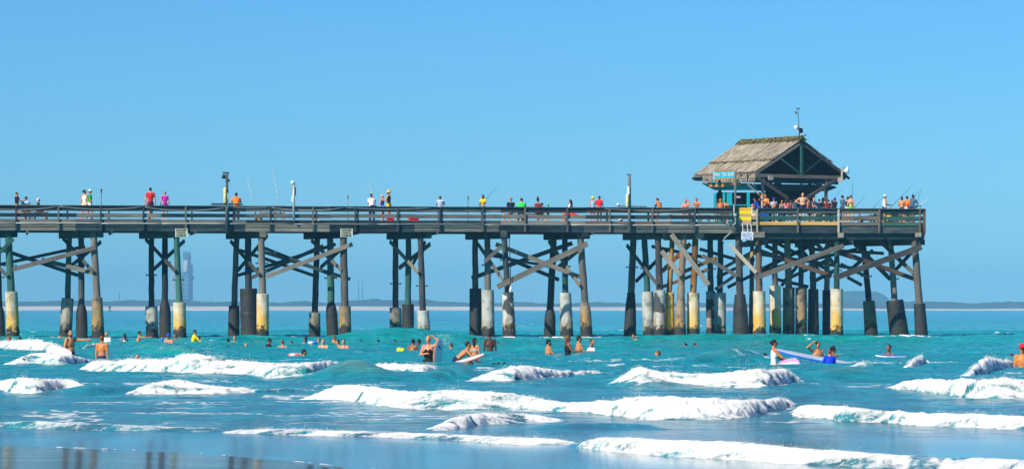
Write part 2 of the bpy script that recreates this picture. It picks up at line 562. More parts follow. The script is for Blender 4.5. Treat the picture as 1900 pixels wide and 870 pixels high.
def grid_mesh(name, X, Y, Z, attrs=None):
    nr, nc = X.shape
    me = bpy.data.meshes.new(name)
    co = np.stack([X, Y, Z], -1).reshape(-1, 3).astype(np.float32)
    idx = np.arange(nr * nc, dtype=np.int32).reshape(nr, nc)
    q = np.stack([idx[:-1, :-1], idx[:-1, 1:], idx[1:, 1:], idx[1:, :-1]], -1).reshape(-1, 4)
    me.vertices.add(len(co)); me.vertices.foreach_set('co', co.ravel())
    me.loops.add(q.size); me.loops.foreach_set('vertex_index', q.ravel())
    me.polygons.add(len(q)); me.polygons.foreach_set('loop_start', np.arange(0, q.size, 4, dtype=np.int32))
    me.polygons.foreach_set('use_smooth', np.ones(len(q), dtype=bool))
    if attrs:
        for k, a in attrs.items():
            at_ = me.attributes.new(k, 'FLOAT', 'POINT'); at_.data.foreach_set('value', a.ravel().astype(np.float32))
    me.update(calc_edges=True)
    return me


def sea_material():
    m, nt, b = newmat('sea_water')
    geo = N(nt, 'ShaderNodeNewGeometry').outputs['Position']
    sep = N(nt, 'ShaderNodeSeparateXYZ'); nt.links.new(geo, sep.inputs[0])
    y = sep.outputs[1]; z = sep.outputs[2]
    # turbidity of the water body by distance from the beach
    yy = math_(nt, 'ADD', y, math_(nt, 'MULTIPLY', math_(nt, 'SUBTRACT', noise_(nt, geo, .06, 3, .5, (.5, 1, 1)), .5), 30))
    col = ramp(nt, math_(nt, 'DIVIDE', yy, 400.0), [(.10, (.06, .17, .20)), (.16, (.035, .22, .27)), (.22, (.012, .26, .29)), (.30, (.003, .32, .33)), (.45, (.001, .42, .38)), (.70, (.001, .36, .42)), (1.0, (.0, .26, .42))])
    # suspended sand lifted in the breaking crests
    hi = math_(nt, 'MULTIPLY', ramp(nt, z, [(.10, (0, 0, 0)), (.42, (1, 1, 1))]), math_(nt, 'SUBTRACT', 1.0, ramp(nt, math_(nt, 'DIVIDE', y, 400.0), [(.24, (0, 0, 0)), (.42, (1, 1, 1))])))
    col = mixc(nt, math_(nt, 'MULTIPLY', hi, .85), col, (.20, .30, .19))
    hi2 = ramp(nt, z, [(.12, (0, 0, 0)), (.5, (1, 1, 1))])
    col = mixc(nt, math_(nt, 'MULTIPLY', hi2, .45), col, (.02, .34, .28))
    mott0 = noise_(nt, geo, 1.5, 4, .6, (1.1, .22, 1))  # light and dark streaks of small waves, painted into the water colour
    mott = math_(nt, 'ADD', math_(nt, 'MULTIPLY', noise_(nt, geo, .9, 4, .6, (.35, 1, 1)), .5), math_(nt, 'MULTIPLY', noise_(nt, geo, .12, 5, .65, (.45, 1, 1)), .5))
    col = mixc(nt, ramp(nt, mott, [(.40, (.0, .0, .0)), (.62, (.60, .60, .60))]), col, (.002, .11, .17))
    col = mixc(nt, ramp(nt, mott0, [(.42, (0, 0, 0)), (.60, (.55, .55, .55))]), col, (.02, .36, .42))
    fo = N(nt, 'ShaderNodeAttribute'); fo.attribute_name = 'foam'
    fn = noise_(nt, geo, 9.0, 5, .7)
    fn2 = noise_(nt, geo, 30.0, 4, .75, (.6, 1, 1))
    fm = math_(nt, 'ADD', fo.outputs['Fac'], math_(nt, 'MULTIPLY', math_(nt, 'SUBTRACT', fn, .5), 1.0))
    fm = math_(nt, 'ADD', fm, math_(nt, 'MULTIPLY', math_(nt, 'SUBTRACT', fn2, .5), .9))
    fm = ramp(nt, fm, [(.26, (0, 0, 0)), (.48, (.55, .55, .55)), (.78, (1, 1, 1))])
    nt.links.new(col, b.inputs['Base Color'])
    b.inputs['Roughness'].default_value = .12
    b.inputs['IOR'].default_value = 1.33
    nt.links.new(ramp(nt, math_(nt, 'DIVIDE', y, 400.0), [(.115, (.5, .5, .5)), (.17, (.20, .20, .20)), (.28, (.10, .10, .10)), (.55, (.06, .06, .06)), (1.0, (.03, .03, .03))]), b.inputs['Specular IOR Level'])
    b1 = noise_(nt, geo, 2.6, 5, .62, (.45, 1, 1))
    b2 = noise_(nt, geo, 9.0, 3, .6, (.6, 1, 1))
    hb = math_(nt, 'ADD', math_(nt, 'MULTIPLY', b1, .8), math_(nt, 'MULTIPLY', b2, .2))
    bn = N(nt, 'ShaderNodeBump'); bn.inputs['Distance'].default_value = .22
    nt.links.new(hb, bn.inputs['Height'])
    nt.links.new(math_(nt, 'MULTIPLY', ramp(nt, math_(nt, 'DIVIDE', y, 400.0), [(.106, (.03, .03, .03)), (.12, (.8, .8, .8)), (.2, (1, 1, 1))]), 1.0), bn.inputs['Strength'])
    nt.links.new(bn.outputs['Normal'], b.inputs['Normal'])
    # foam
    fb = N(nt, 'ShaderNodeBsdfPrincipled')
    fcol = ramp(nt, noise_(nt, geo, 5.0, 5, .65), [(.32, (.58, .63, .65)), (.62, (.84, .85, .84))])
    nt.links.new(fcol, fb.inputs['Base Color']); fb.inputs['Roughness'].default_value = .9
    fb.inputs['Specular IOR Level'].default_value = .1
    fb.inputs['Subsurface Weight'].default_value = .8; fb.inputs['Subsurface Radius'].default_value = (1, 1, 1); fb.inputs['Subsurface Scale'].default_value = .4
    fbb = N(nt, 'ShaderNodeBump'); fbb.inputs['Strength'].default_value = .6; fbb.inputs['Distance'].default_value = .03
    nt.links.new(noise_(nt, geo, 12.0, 5, .75), fbb.inputs['Height']); nt.links.new(fbb.outputs['Normal'], fb.inputs['Normal'])
    gn = N(nt, 'ShaderNodeNewGeometry')
    va = N(nt, 'ShaderNodeVectorMath', operation='SCALE'); va.inputs['Scale'].default_value = .36; nt.links.new(gn.outputs['Normal'], va.inputs[0])
    vb = N(nt, 'ShaderNodeVectorMath', operation='ADD'); vb.inputs[1].default_value = (0, -.25, .45); nt.links.new(va.outputs[0], vb.inputs[0])
    vc = N(nt, 'ShaderNodeVectorMath', operation='NORMALIZE'); nt.links.new(vb.outputs[0], vc.inputs[0]); nt.links.new(vc.outputs[0], fbb.inputs['Normal'])
    mx = N(nt, 'ShaderNodeMixShader')
    nt.links.new(fm, mx.inputs[0]); nt.links.new(b.outputs[0], mx.inputs[1]); nt.links.new(fb.outputs[0], mx.inputs[2])
    nt.links.new(mx.outputs[0], nt.nodes['Material Output'].inputs['Surface'])
    return m


def build_sea():
    cols = np.concatenate([np.linspace(-1500, -120, 70, endpoint=False), np.linspace(-120, 2020, 1130, endpoint=False), np.linspace(2020, 3400, 70)])
    rows = [np.arange(26, 35, .3), np.arange(35, 80, .048), np.arange(80, 125, .075), np.arange(125, 245, .26)]
    y = 245.0; far = []
    while y < 2960: far.append(y); y *= 1.016
    far += [2960, 3040]
    rows = np.concatenate(rows + [np.array(far)])
    C, Y = np.meshgrid(cols, rows)
    X = (C - 950) / F * Y
    Z, fo, dX, dY = sea(X, Y, True)
    me = grid_mesh('sea', X + dX, Y + dY, Z, {'foam': fo})
    o = link('sea', me, [sea_material()]); tag(o, kind='structure')
    # the wider ocean around it, a little lower so that nothing overlaps
    mb = MB()
    W = 2400
    def qx(px, yy): return (px - 950) / F * yy
    for s, c in ((-1, -1490), (1, 3390)):
        ys = [26, 60, 120, 250, 600, 1400, 3040]
        for a, b_ in zip(ys[:-1], ys[1:]):
            q = [(s * W, a, -.03), (qx(c, a), a, -.03), (qx(c, b_), b_, -.03), (s * W, b_, -.03)]
            mb.add(q if s < 0 else q[::-1], [(0, 1, 2, 3)])
    tag(mb.build('open_water', [bpy.data.materials['sea_water']]), kind='structure')
    return X, Y, Z, fo


def build_sand():
    m, nt, b = newmat('wet_sand')
    geo = N(nt, 'ShaderNodeNewGeometry').outputs['Position']
    n1 = noise_(nt, geo, .8, 4, .5, (.25, 1, 1))
    nt.links.new(ramp(nt, n1, [(.3, (.008, .022, .035)), (.7, (.018, .035, .048))]), b.inputs['Base Color'])
    b.inputs['Roughness'].default_value = .09
    b.inputs['Specular IOR Level'].default_value = .03
    bump_(nt, b, noise_(nt, geo, 2.2, 3, .5, (.3, 1, 1)), .05, .02)
    xs = np.concatenate([np.linspace(-120, -10, 40, endpoint=False), np.linspace(-10, 10, 200, endpoint=False), np.linspace(10, 120, 40)])
    ys = np.concatenate([np.linspace(-60, 20, 20, endpoint=False), np.linspace(20, 52, 220), np.array([60, 80, 120, 180, 260, 400, 900, 2960])])
    X, Y = np.meshgrid(xs, ys)
    e = edgeY(X, Y)
    d = Y - e
    Z = np.where(d < 0, .03 - d * .0118, .03 - d * .012)
    Z = np.where(Y > 50, np.minimum(Z, -(Y - 46) * .0115), Z)
    Z = np.maximum(Z, -4.5)
    Z = np.where(Y < 20, np.minimum(Z, .45 + .004 * (20 - Y)), Z)
    Z = Z + np.where(d < 4, .0016 * fbm(X / 1.5, Y / .8, 7, 3), 0)
    tag(link('beach_sand', grid_mesh('beach_sand', X, Y, Z), [m]), kind='structure')


# ------------------------------------------------------------------ far shore
def build_shore():
    m, nt, b = newmat('dry_shore_sand')
    geo = N(nt, 'ShaderNodeNewGeometry').outputs['Position']
    n1 = noise_(nt, geo, .05, 4, .6, (.4, 1, 3))
    nt.links.new(ramp(nt, n1, [(.3, (.50, .44, .35)), (.6, (.80, .74, .62))]), b.inputs['Base Color']); b.inputs['Roughness'].default_value = .95
    xs = np.linspace(-2400, 2400, 1200); ys = np.concatenate([np.array([3000, 3012, 3030, 3060, 3090, 3115, 3140, 3300, 3800, 5600])])
    X, Y = np.meshgrid(xs, ys)
    hgt = np.interp(X, [-2400, -400, 0, 150, 250, 330, 2400], [3.9, 3.9, 3.6, 3.0, 2.2, 1.6, 1.5])
    Z = hgt * np.interp(Y, [3000, 3012, 3060, 3115, 5600], [-.14, .15, .55, 1.0, 1.0]) + .35 * fbm(X / 25, Y / 30, 3, 3) * sst(Y, 3020, 3100)
    tag(link('shore', grid_mesh('shore', X, Y, Z), [m]), kind='structure')
    # tree line: canopy height field made of many crowns
    mt, nt, b = newmat('far_foliage')
    geo = N(nt, 'ShaderNodeNewGeometry').outputs['Position']
    nt.links.new(ramp(nt, noise_(nt, geo, .25, 4, .6), [(.3, (.012, .03, .02)), (.7, (.05, .08, .04))]), b.inputs['Base Color']); b.inputs['Roughness'].default_value = 1
    xs = np.linspace(-1500, 1500, 2600); ys = np.linspace(3105, 3290, 26)
    X, Y = np.meshgrid(xs, ys)
    px = 950 + X / Y * F
    top = np.interp(px, [-2000, 0, 60, 160, 200, 330, 400, 470, 520, 560, 620, 660, 700, 730, 760, 800, 850, 905, 960, 1020, 1100, 1180, 1250, 1400, 1560, 1690, 1750, 1800, 1900, 3000],
                    [556, 556, 557, 554, 556, 553, 558, 556, 560, 556, 560, 554, 552, 555, 552, 554, 559, 560, 557, 561, 558, 561, 560, 561, 560, 557, 558, 560, 557, 558])
    hh = H + (HZ - top) * 3180 / F
    Z = hh * (.80 + .20 * fbm(X / 16, Y / 30, 5, 3)) + .9 * (1 - np.abs(vn(X / 3.5, Y / 6, 9))) - .6
    Z *= np.interp(Y, [3105, 3112, 3125, 3290], [.05, .55, .92, 1.02])
    tag(link('treeline', grid_mesh('treeline', X, Y, Z), [mt]), kind='stuff', label='low dark green line of scrub and trees along the far shore', cat='treeline')
    # wooded hill on the right
    xs = np.linspace(300, 440, 160); ys = np.linspace(3700, 3900, 20)
    X, Y = np.meshgrid(xs, ys)
    px = 950 + X / Y * F
    top = np.interp(px, [1525, 1545, 1560, 1580, 1600, 1625, 1640, 1650, 1665], [572, 550, 542, 540.5, 540.5, 541.5, 547, 556, 572])
    Z = (H + (HZ - top) * 3800 / F) * np.interp(Y, [3700, 3725, 3870, 3900], [.1, 1, 1, .1]) + .8 * fbm(X / 9, Y / 9, 4, 3)
    tag(link('hill', grid_mesh('hill', X, Y, Z), [mt]), kind='structure')


def build_haze():
    mb = MB()
    mb.box((0, 2700, 27.0), (5400, 6200, 66))
    m, nt, b = newmat('sea_haze')
    nt.nodes.remove(b)
    v = N(nt, 'ShaderNodeVolumePrincipled')
    v.inputs['Color'].default_value = (.20, .62, 1.0, 1)
    v.inputs['Density'].default_value = 0.00024
    v.inputs['Anisotropy'].default_value = -0.25
    nt.links.new(v.outputs[0], nt.nodes['Material Output'].inputs['Volume'])
    tag(mb.build('haze', [m]), kind='stuff', label='pale blue sea haze over the water and far shore', cat='haze')


# ------------------------------------------------------------------ pier frame of reference
PA = Vector(((0 - 950) / F * 192.0, 192.0)); PB = Vector(((1715 - 950) / F * 199.2, 199.2))
PU = (PB - PA).normalized(); PV = Vector((-PU.y, PU.x))        # along the pier, away from the camera


def pl(px, d=0.0):
    """ground point on the line d metres behind the pier's front edge, seen in photo column px"""
    k = (px - 950) / F
    s = (k * (PA.y + d * PV.y) - PA.x - d * PV.x) / (PU.x - k * PU.y)
    p = PA + PU * s + PV * d
    return p


def pp(px, py, d=0.0):
    p = pl(px, d)
    return Vector((p.x, p.y, zof(py, p.y)))


def pz(px, z, d=0.0):
    p = pl(px, d)
    return Vector((p.x, p.y, z))


Z_RAIL = 7.17
Z_FLOOR = 6.42
Z_FASC = 5.80
PU3 = Vector((PU.x, PU.y, 0)); PV3 = Vector((PV.x, PV.y, 0))
PX0, PXE, PXP = -330, 1715, 1370      # left end (outside the frame), right end, start of the wide platform
DEP, DEPP = 4.8, 15.0                 # depth of the walkway and of the platform

# bents: row d, (top column, sleeve-top column, sleeve-top row, sleeve-bottom column), shaft half width px, sleeve half width px top/bottom, wood, sleeve kind, shape
PILES = [
 (3.0, -6, -2, 565, -1, 6, 10, 11, 'D', 'D', 'bulb'), (.5, 15, 21, 541, 24.5, 6.5, 11.5, 12.5, 'T', 'Y', 'cyl'), (3.0, -170, -170, 560, -171, 6, 11, 12, 'D', 'G', 'cyl'), (.5, -150, -146, 556, -143, 6, 11, 12, 'G', 'Y', 'cyl'), (5.4, -190, -193, 550, -196, 6, 11, 12, 'T', 'W', 'cyl'),
 (5.4, 129, 125.5, 553, 121.5, 5, 11.3, 11.8, 'T', 'G', 'cyl'), (3.0, 150.5, 151, 563, 152, 5.5, 10.5, 11, 'D', 'D', 'bulb'), (.5, 173, 180, 552, 182.5, 6.2, 10, 12, 'G', 'B', 'cyl'),
 (5.4, 281, 281, 568, 282.5, 5, 11.3, 11.6, 'T', 'W', 'cyl'), (3.0, 306, 306, 556, 306.5, 5.4, 10.7, 11, 'D', 'D', 'bulb'), (.5, 326.5, 333, 561, 334, 5.5, 12, 12, 'T', 'Y', 'cyl'),
 (5.4, 439.5, 434.5, 567, 433.5, 5.3, 10, 10.8, 'D', 'D', 'cyl'), (3.0, 460, 461, 535, 463, 6, 16, 16.5, 'D', 'D', 'fat'), (.5, 484, 487.5, 545, 487.5, 6, 11.5, 11.5, 'G', 'Y', 'cyl'),
 (5.4, 589, 584, 580, 583.5, 5.4, 10.5, 10.8, 'G', 'G', 'cyl'), (3.0, 612.5, 614, 558, 617.5, 6, 10.5, 11, 'T', 'D', 'bulb'), (.5, 636.7, 640, 568, 640.5, 6.5, 11, 11.5, 'G', 'B', 'cyl'),
 (5.4, 734, 734, 570, 734, 5.2, 11, 11.2, 'G', 'G', 'cyl'), (3.0, 758, 757, 564, 757, 5.3, 11, 11.2, 'T', 'D', 'cyl'), (.5, 779.5, 784.5, 576, 787, 5.5, 11.5, 12, 'G', 'W', 'cyl'),
 (5.4, 881.5, 882, 535, 883, 5.3, 11, 12, 'D', 'D', 'cyl'), (3.0, 904, 905, 538, 906, 5.6, 11.5, 12, 'D', 'W', 'cyl'), (.5, 934.5, 942, 542, 945, 5.2, 10.5, 12.5, 'D', 'M', 'cyl'),
 (5.4, 1028, 1021, 570, 1020, 6, 9.8, 11, 'D', 'D', 'bulb'), (3.0, 1048, 1049, 543, 1052, 5.2, 10.5, 12.5, 'T', 'W', 'cyl'), (.5, 1076, 1085, 556, 1088.5, 6.2, 10, 11.5, 'G', 'B', 'bulb'),
 (5.4, 1176, 1171, 543, 1168.5, 6, 9, 11.8, 'G', 'D', 'taper'), (3.0, 1195, 1201, 541, 1205, 5.5, 11, 11.5, 'T', 'W', 'cyl'), (.5, 1220.5, 1224, 538, 1224, 6, 10.8, 12, 'G', 'M', 'cyl'),
 (.9, 1248, 1241.5, 543, 1242, 4.6, 9.3, 9.5, 'O', 'O', 'cyl'), (.5, 1269, 1264, 530, 1261, 5.8, 8, 12, 'B', 'B', 'rough'), (.8, 1291, 1286.5, 543, 1286.5, 5.6, 11.3, 11.8, 'O', 'Y', 'cyl'),
 (5.4, 1317.5, 1318.5, 540, 1319, 5.2, 8.6, 9, 'T', 'M', 'cyl'), (3.0, 1337, 1336, 543, 1336, 5.2, 11, 11.2, 'T', 'W', 'cyl'), (.5, 1370, 1373, 546, 1375, 6.2, 12, 15.5, 'G', 'D', 'taper'),
 (8.5, 1396, 1395, 500, 1394, 3.4, 4, 5, 'D', 'B', 'cyl'), (.5, 1407, 1408.5, 540, 1409.5, 5.8, 11.5, 12, 'B', 'Y', 'cyl'),
 (2.0, 1437.5, 1438, 530, 1439, 5, 10.7, 11, 'G', 'Y', 'cyl'), (3.0, 1460, 1463.5, 533, 1463.5, 6, 11, 11, 'G', 'B', 'cyl'), (2.6, 1485, 1486.5, 533, 1486.5, 4.5, 10.8, 10.8, 'D', 'B', 'cyl'),
 (3.2, 1506, 1509, 536, 1509, 5.4, 9.5, 10.5, 'G', 'D', 'cyl'), (4.0, 1536, 1534, 538, 1534, 4.8, 8, 8, 'G', 'D', 'cyl'), (.5, 1553, 1552.5, 536, 1552.5, 4.8, 11.7, 11.9, 'T', 'Y', 'cyl'),
 (5.0, 1600, 1612, 558, 1617, 5.2, 11, 12.5, 'D', 'B', 'cyl'), (2.8, 1651, 1660, 557, 1669, 5.3, 16, 18, 'G', 'D', 'fat'), (.5, 1695, 1706, 563, 1710, 6.3, 10.5, 12, 'G', 'D', 'cyl'),
]

# braces: (d0, x0, y0, d1, x1, y1, width px, wood)
BR = [
 (3, -20, 455, 3, 145, 511, 7, 'D'), (5.6, -30, 497, 5.6, 158, 457, 6, 'D'), (.2, 23, 500, .2, 178, 459, 8, 'G'), (3.3, 78, 482, .9, 172, 506, 8, 'D'),
 (5.0, 117, 442, .2, 174, 506, 7, 'D'), (5.7, 133, 492, .9, 187, 449, 7, 'D'), (.2, -20, 478, .2, 14, 512, 7, 'D'), (.2, -14, 482, .2, 25, 443, 7, 'T'),
 (5.0, 270, 443.5, .2, 326, 504, 7, 'G'), (5.7, 286, 499, .9, 342, 447, 7, 'T'),
 (5.0, 428, 447.5, .2, 482, 510, 7, 'G'), (5.7, 442, 501, .9, 496, 437, 7, 'T'),
 (.9, 490, 460, .9, 626, 514, 6, 'D'), (5.7, 445, 464, 5.7, 582, 511, 6, 'D'), (3.3, 478, 464, 3.3, 650, 518, 6, 'D'), (5.0, 441, 511, 5.0, 623, 453, 6, 'D'), (.2, 494, 513, .2, 654, 453, 8, 'G'), (2.6, 467, 515, 2.6, 600, 456, 7, 'D'),
 (5.0, 578, 446, .3, 634, 502, 7, 'G'), (5.7, 595, 496, .9, 640, 456, 7, 'T'),
 (5.0, 723.6, 448, .2, 776, 506, 7, 'G'), (5.7, 741, 497, .9, 798, 453, 8, 'G'), (3.4, 766, 490, .6, 789, 449, 6, 'D'),
 (5.0, 887, 453, .2, 934, 521, 7, 'D'), (.1, 899, 486, .0, 930, 457, 7, 'G'), (5.7, 875, 516, 3.6, 1062, 451, 8, 'G'), (.1, 923, 532, .0, 1090, 452, 10, 'G'), (.9, 920, 453, .9, 1076, 514, 8, 'G'), (3.3, 908, 465, 5.2, 1037, 519, 7, 'D'), (2.6, 915, 475, 2.6, 1050, 500, 5, 'D'),
 (5.0, 1018, 447, .2, 1076, 531, 7, 'G'), (5.7, 1035, 496, .9, 1078, 461, 7, 'D'),
 (5.0, 1163, 455, .2, 1220.5, 529, 7, 'G'), (5.7, 1180, 522, .9, 1240, 462, 7, 'D'),
 (-.0, 1246, 435, .2, 1315, 529, 9, 'P'), (.1, 1228, 466, .1, 1263, 512, 9, 'P'), (.75, 1228, 504, .75, 1281, 452, 8, 'O'), (.9, 1227, 533, .9, 1314, 500, 6, 'B'), (.95, 1262, 507, .95, 1330, 478, 7, 'O'),
 (5.7, 1209, 457, 5.7, 1330, 482, 6, 'B'), (.1, 1303, 474, .1, 1368, 512, 7, 'G'), (5.7, 1298, 462, 5.7, 1376, 484, 6, 'D'), (2.6, 1327, 537, 2.6, 1368, 508, 6, 'D'), (3.2, 1350, 533, 3.2, 1400, 508, 6, 'D'),
 (.0, 1354, 454, -.0, 1403, 506, 7, 'P'), (.9, 1376, 489, .9, 1401, 466, 7, 'O'), (2.0, 1337, 500, 2.0, 1400, 465, 6, 'D'), (7, 1330, 515, 7, 1400, 480, 6, 'D'),
 (-.05, 1400, 516, -.05, 1565.5, 456, 9, 'G'), (.95, 1400, 462, .95, 1543, 512, 8, 'B'), (-.05, 1547, 516, -.05, 1710, 458, 11, 'G'), (.95, 1557, 466.5, .95, 1698, 518, 8, 'B'),
 (4.6, 1588, 454, 3.2, 1652, 518, 8, 'D'), (3.4, 1634, 448, .9, 1698, 510, 8, 'D'), (3.3, 1660.7, 502, 1.0, 1708, 450, 7, 'D'), (5.4, 1565, 512, 5.4, 1620, 464, 7, 'D'), (5.5, 1572, 514, 5.5, 1599, 529, 6, 'D'), (3.9, 1560, 490, 4.6, 1612, 515, 6, 'D'),
 (6.4, 1400, 506, 6.4, 1505, 455, 7, 'D'), (8.4, 1412, 504, 8.4, 1510, 478, 7, 'D'), (5.6, 1420, 455, 3.8, 1505, 500, 7, 'T'), (6.6, 1433, 516, 6.6, 1500, 532, 6, 'D'), (4.0, 1504, 525, 4.0, 1548, 502, 7, 'G'), (3.1, 1514, 450, 3.1, 1550, 492, 7, 'G'),
 (3.1, 1502, 495, 3.1, 1540, 452, 8, 'G'), (8.4, 1440, 450, 8.4, 1535, 500, 6, 'D'), (8.4, 1455, 520, 8.4, 1540, 480, 6, 'D'), (5.6, 1450, 530, 5.6, 1490, 480, 6, 'T'), (8.6, 1480, 455, 8.6, 1535, 520, 6, 'D'), (12, 1400, 470, 12, 1600, 500, 6, 'D'), (12, 1410, 505, 12, 1590, 462, 6, 'D'), (6.4, 1556, 470, 6.4, 1655, 500, 6, 'D'), (12.2, 1500, 462, 12.2, 1640, 470, 6, 'D'),
]


def dmap(d, px):
    return d * .74 if d > 1 and px < 1400 else d


def pile(parent, p, seed):
    d, xt, xs, ys, xb, wt, ws, wb, wk, sk, shape = p
    r = random.Random(seed); d = dmap(d, xt)
    top = pz(xt, Z_FASC + .12, d)
    Y = top.y
    st = pp(xs, ys, d)
    bot = pz(xb, 0.0, d)
    m2 = F / Y
    # shaft
    mb = MB()
    pts = []; rs = []
    n = 9
    for i in range(n + 1):
        t = i / n
        q = top.lerp(st, t) + Vector((r.uniform(-.012, .012), 0, 0))
        pts.append(q); rs.append(wt / m2 * (.97 + .12 * t + r.uniform(-.03, .03)))
    pts.append(bot + Vector((0, 0, -.6))); rs.append(rs[-1])
    me = MB(); me.tube([Vector((-(q - top).z, (q - top).y, (q - top).x)) for q in pts], rs, 12)
    # local x runs down the pile so that the timber grain follows it
    o = me.build('pile', WOODS[wk], parent, True)
    M = Matrix(((0, 0, 1, 0), (0, 1, 0, 0), (-1, 0, 0, 0), (0, 0, 0, 1))); M.translation = top
    setworld(o, M)
    # jacket
    axis = (bot - st)
    seab = bot + axis * ((bot.z - bed_z(bot.y) + .4) / max(.1, st.z - bot.z))
    m2s = MB()
    zs = [0, .02, .10, .2, .35, .5, .65, .8, 1.0]
    pts = []; rs = []
    for t in zs:
        q = st.lerp(bot, t)
        rr = (ws + (wb - ws) * t) / m2
        if shape == 'bulb':
            rr *= min(1.0, .52 + .48 * math.sin(min(1, t / .34) * math.pi / 2))
        elif shape == 'taper':
            rr *= min(1.0, .80 + .2 * t / .35)
        elif shape == 'rough':
            rr *= .8 + .2 * t + r.uniform(-.06, .06)
        elif shape == 'fat' and t < .02:
            rr *= .93
        pts.append(q); rs.append(rr)
    if shape == 'fat': pts.insert(6, st.lerp(bot, .505)); rs.insert(6, rs[5] * 1.035)
    pts.append(seab); rs.append(rs[-1])
    m2s.tube([q - bot for q in pts], rs, 20)
    me = m2s.mesh('sleeve')
    bmj = bmesh.new(); bmj.from_mesh(me)
    bmesh.ops.subdivide_edges(bmj, edges=[e for e in bmj.edges if abs(e.verts[0].co.z - e.verts[1].co.z) > .05], cuts=3)
    for v in bmj.verts:
        if v.co.z < .55 + .3 * r.random():
            v.co.x += r.uniform(-.018, .018); v.co.y += r.uniform(-.018, .018)
        v.co.x += r.uniform(-.004, .004)
    bmj.to_mesh(me); bmj.free()
    smooth(me)
    s = link('sleeve', me, [SLEEVE[sk]], o)
    setworld(s, Matrix.Translation(bot))
    # steel bolt rods through the shaft
    if r.random() < .6:
        q = top.lerp(st, r.uniform(.45, .7))
        b = MB(); b.tube([Vector((-wt / m2 * 1.7, 0, 0)), Vector((wt / m2 * 1.7, 0, 0))], .03, 6)
        b.box((-wt / m2 * 1.75, 0, 0), (.06, .1, .1)); b.box((wt / m2 * 1.75, 0, 0), (.06, .1, .1))
        b.build('bolt', STEEL_DARK, o, M=Matrix.Translation(q))
    return o


STEEL_DARK = plain('rusty_dark_steel', (.03, .028, .028), .6)
GALV = plain('galvanised_steel', (.42, .46, .47), .45, .1, metal=.3)
WHITEP = plain('white_paint', (.78, .78, .76), .5, .05)
BLACKP = plain('black_plastic', (.012, .012, .014), .4)


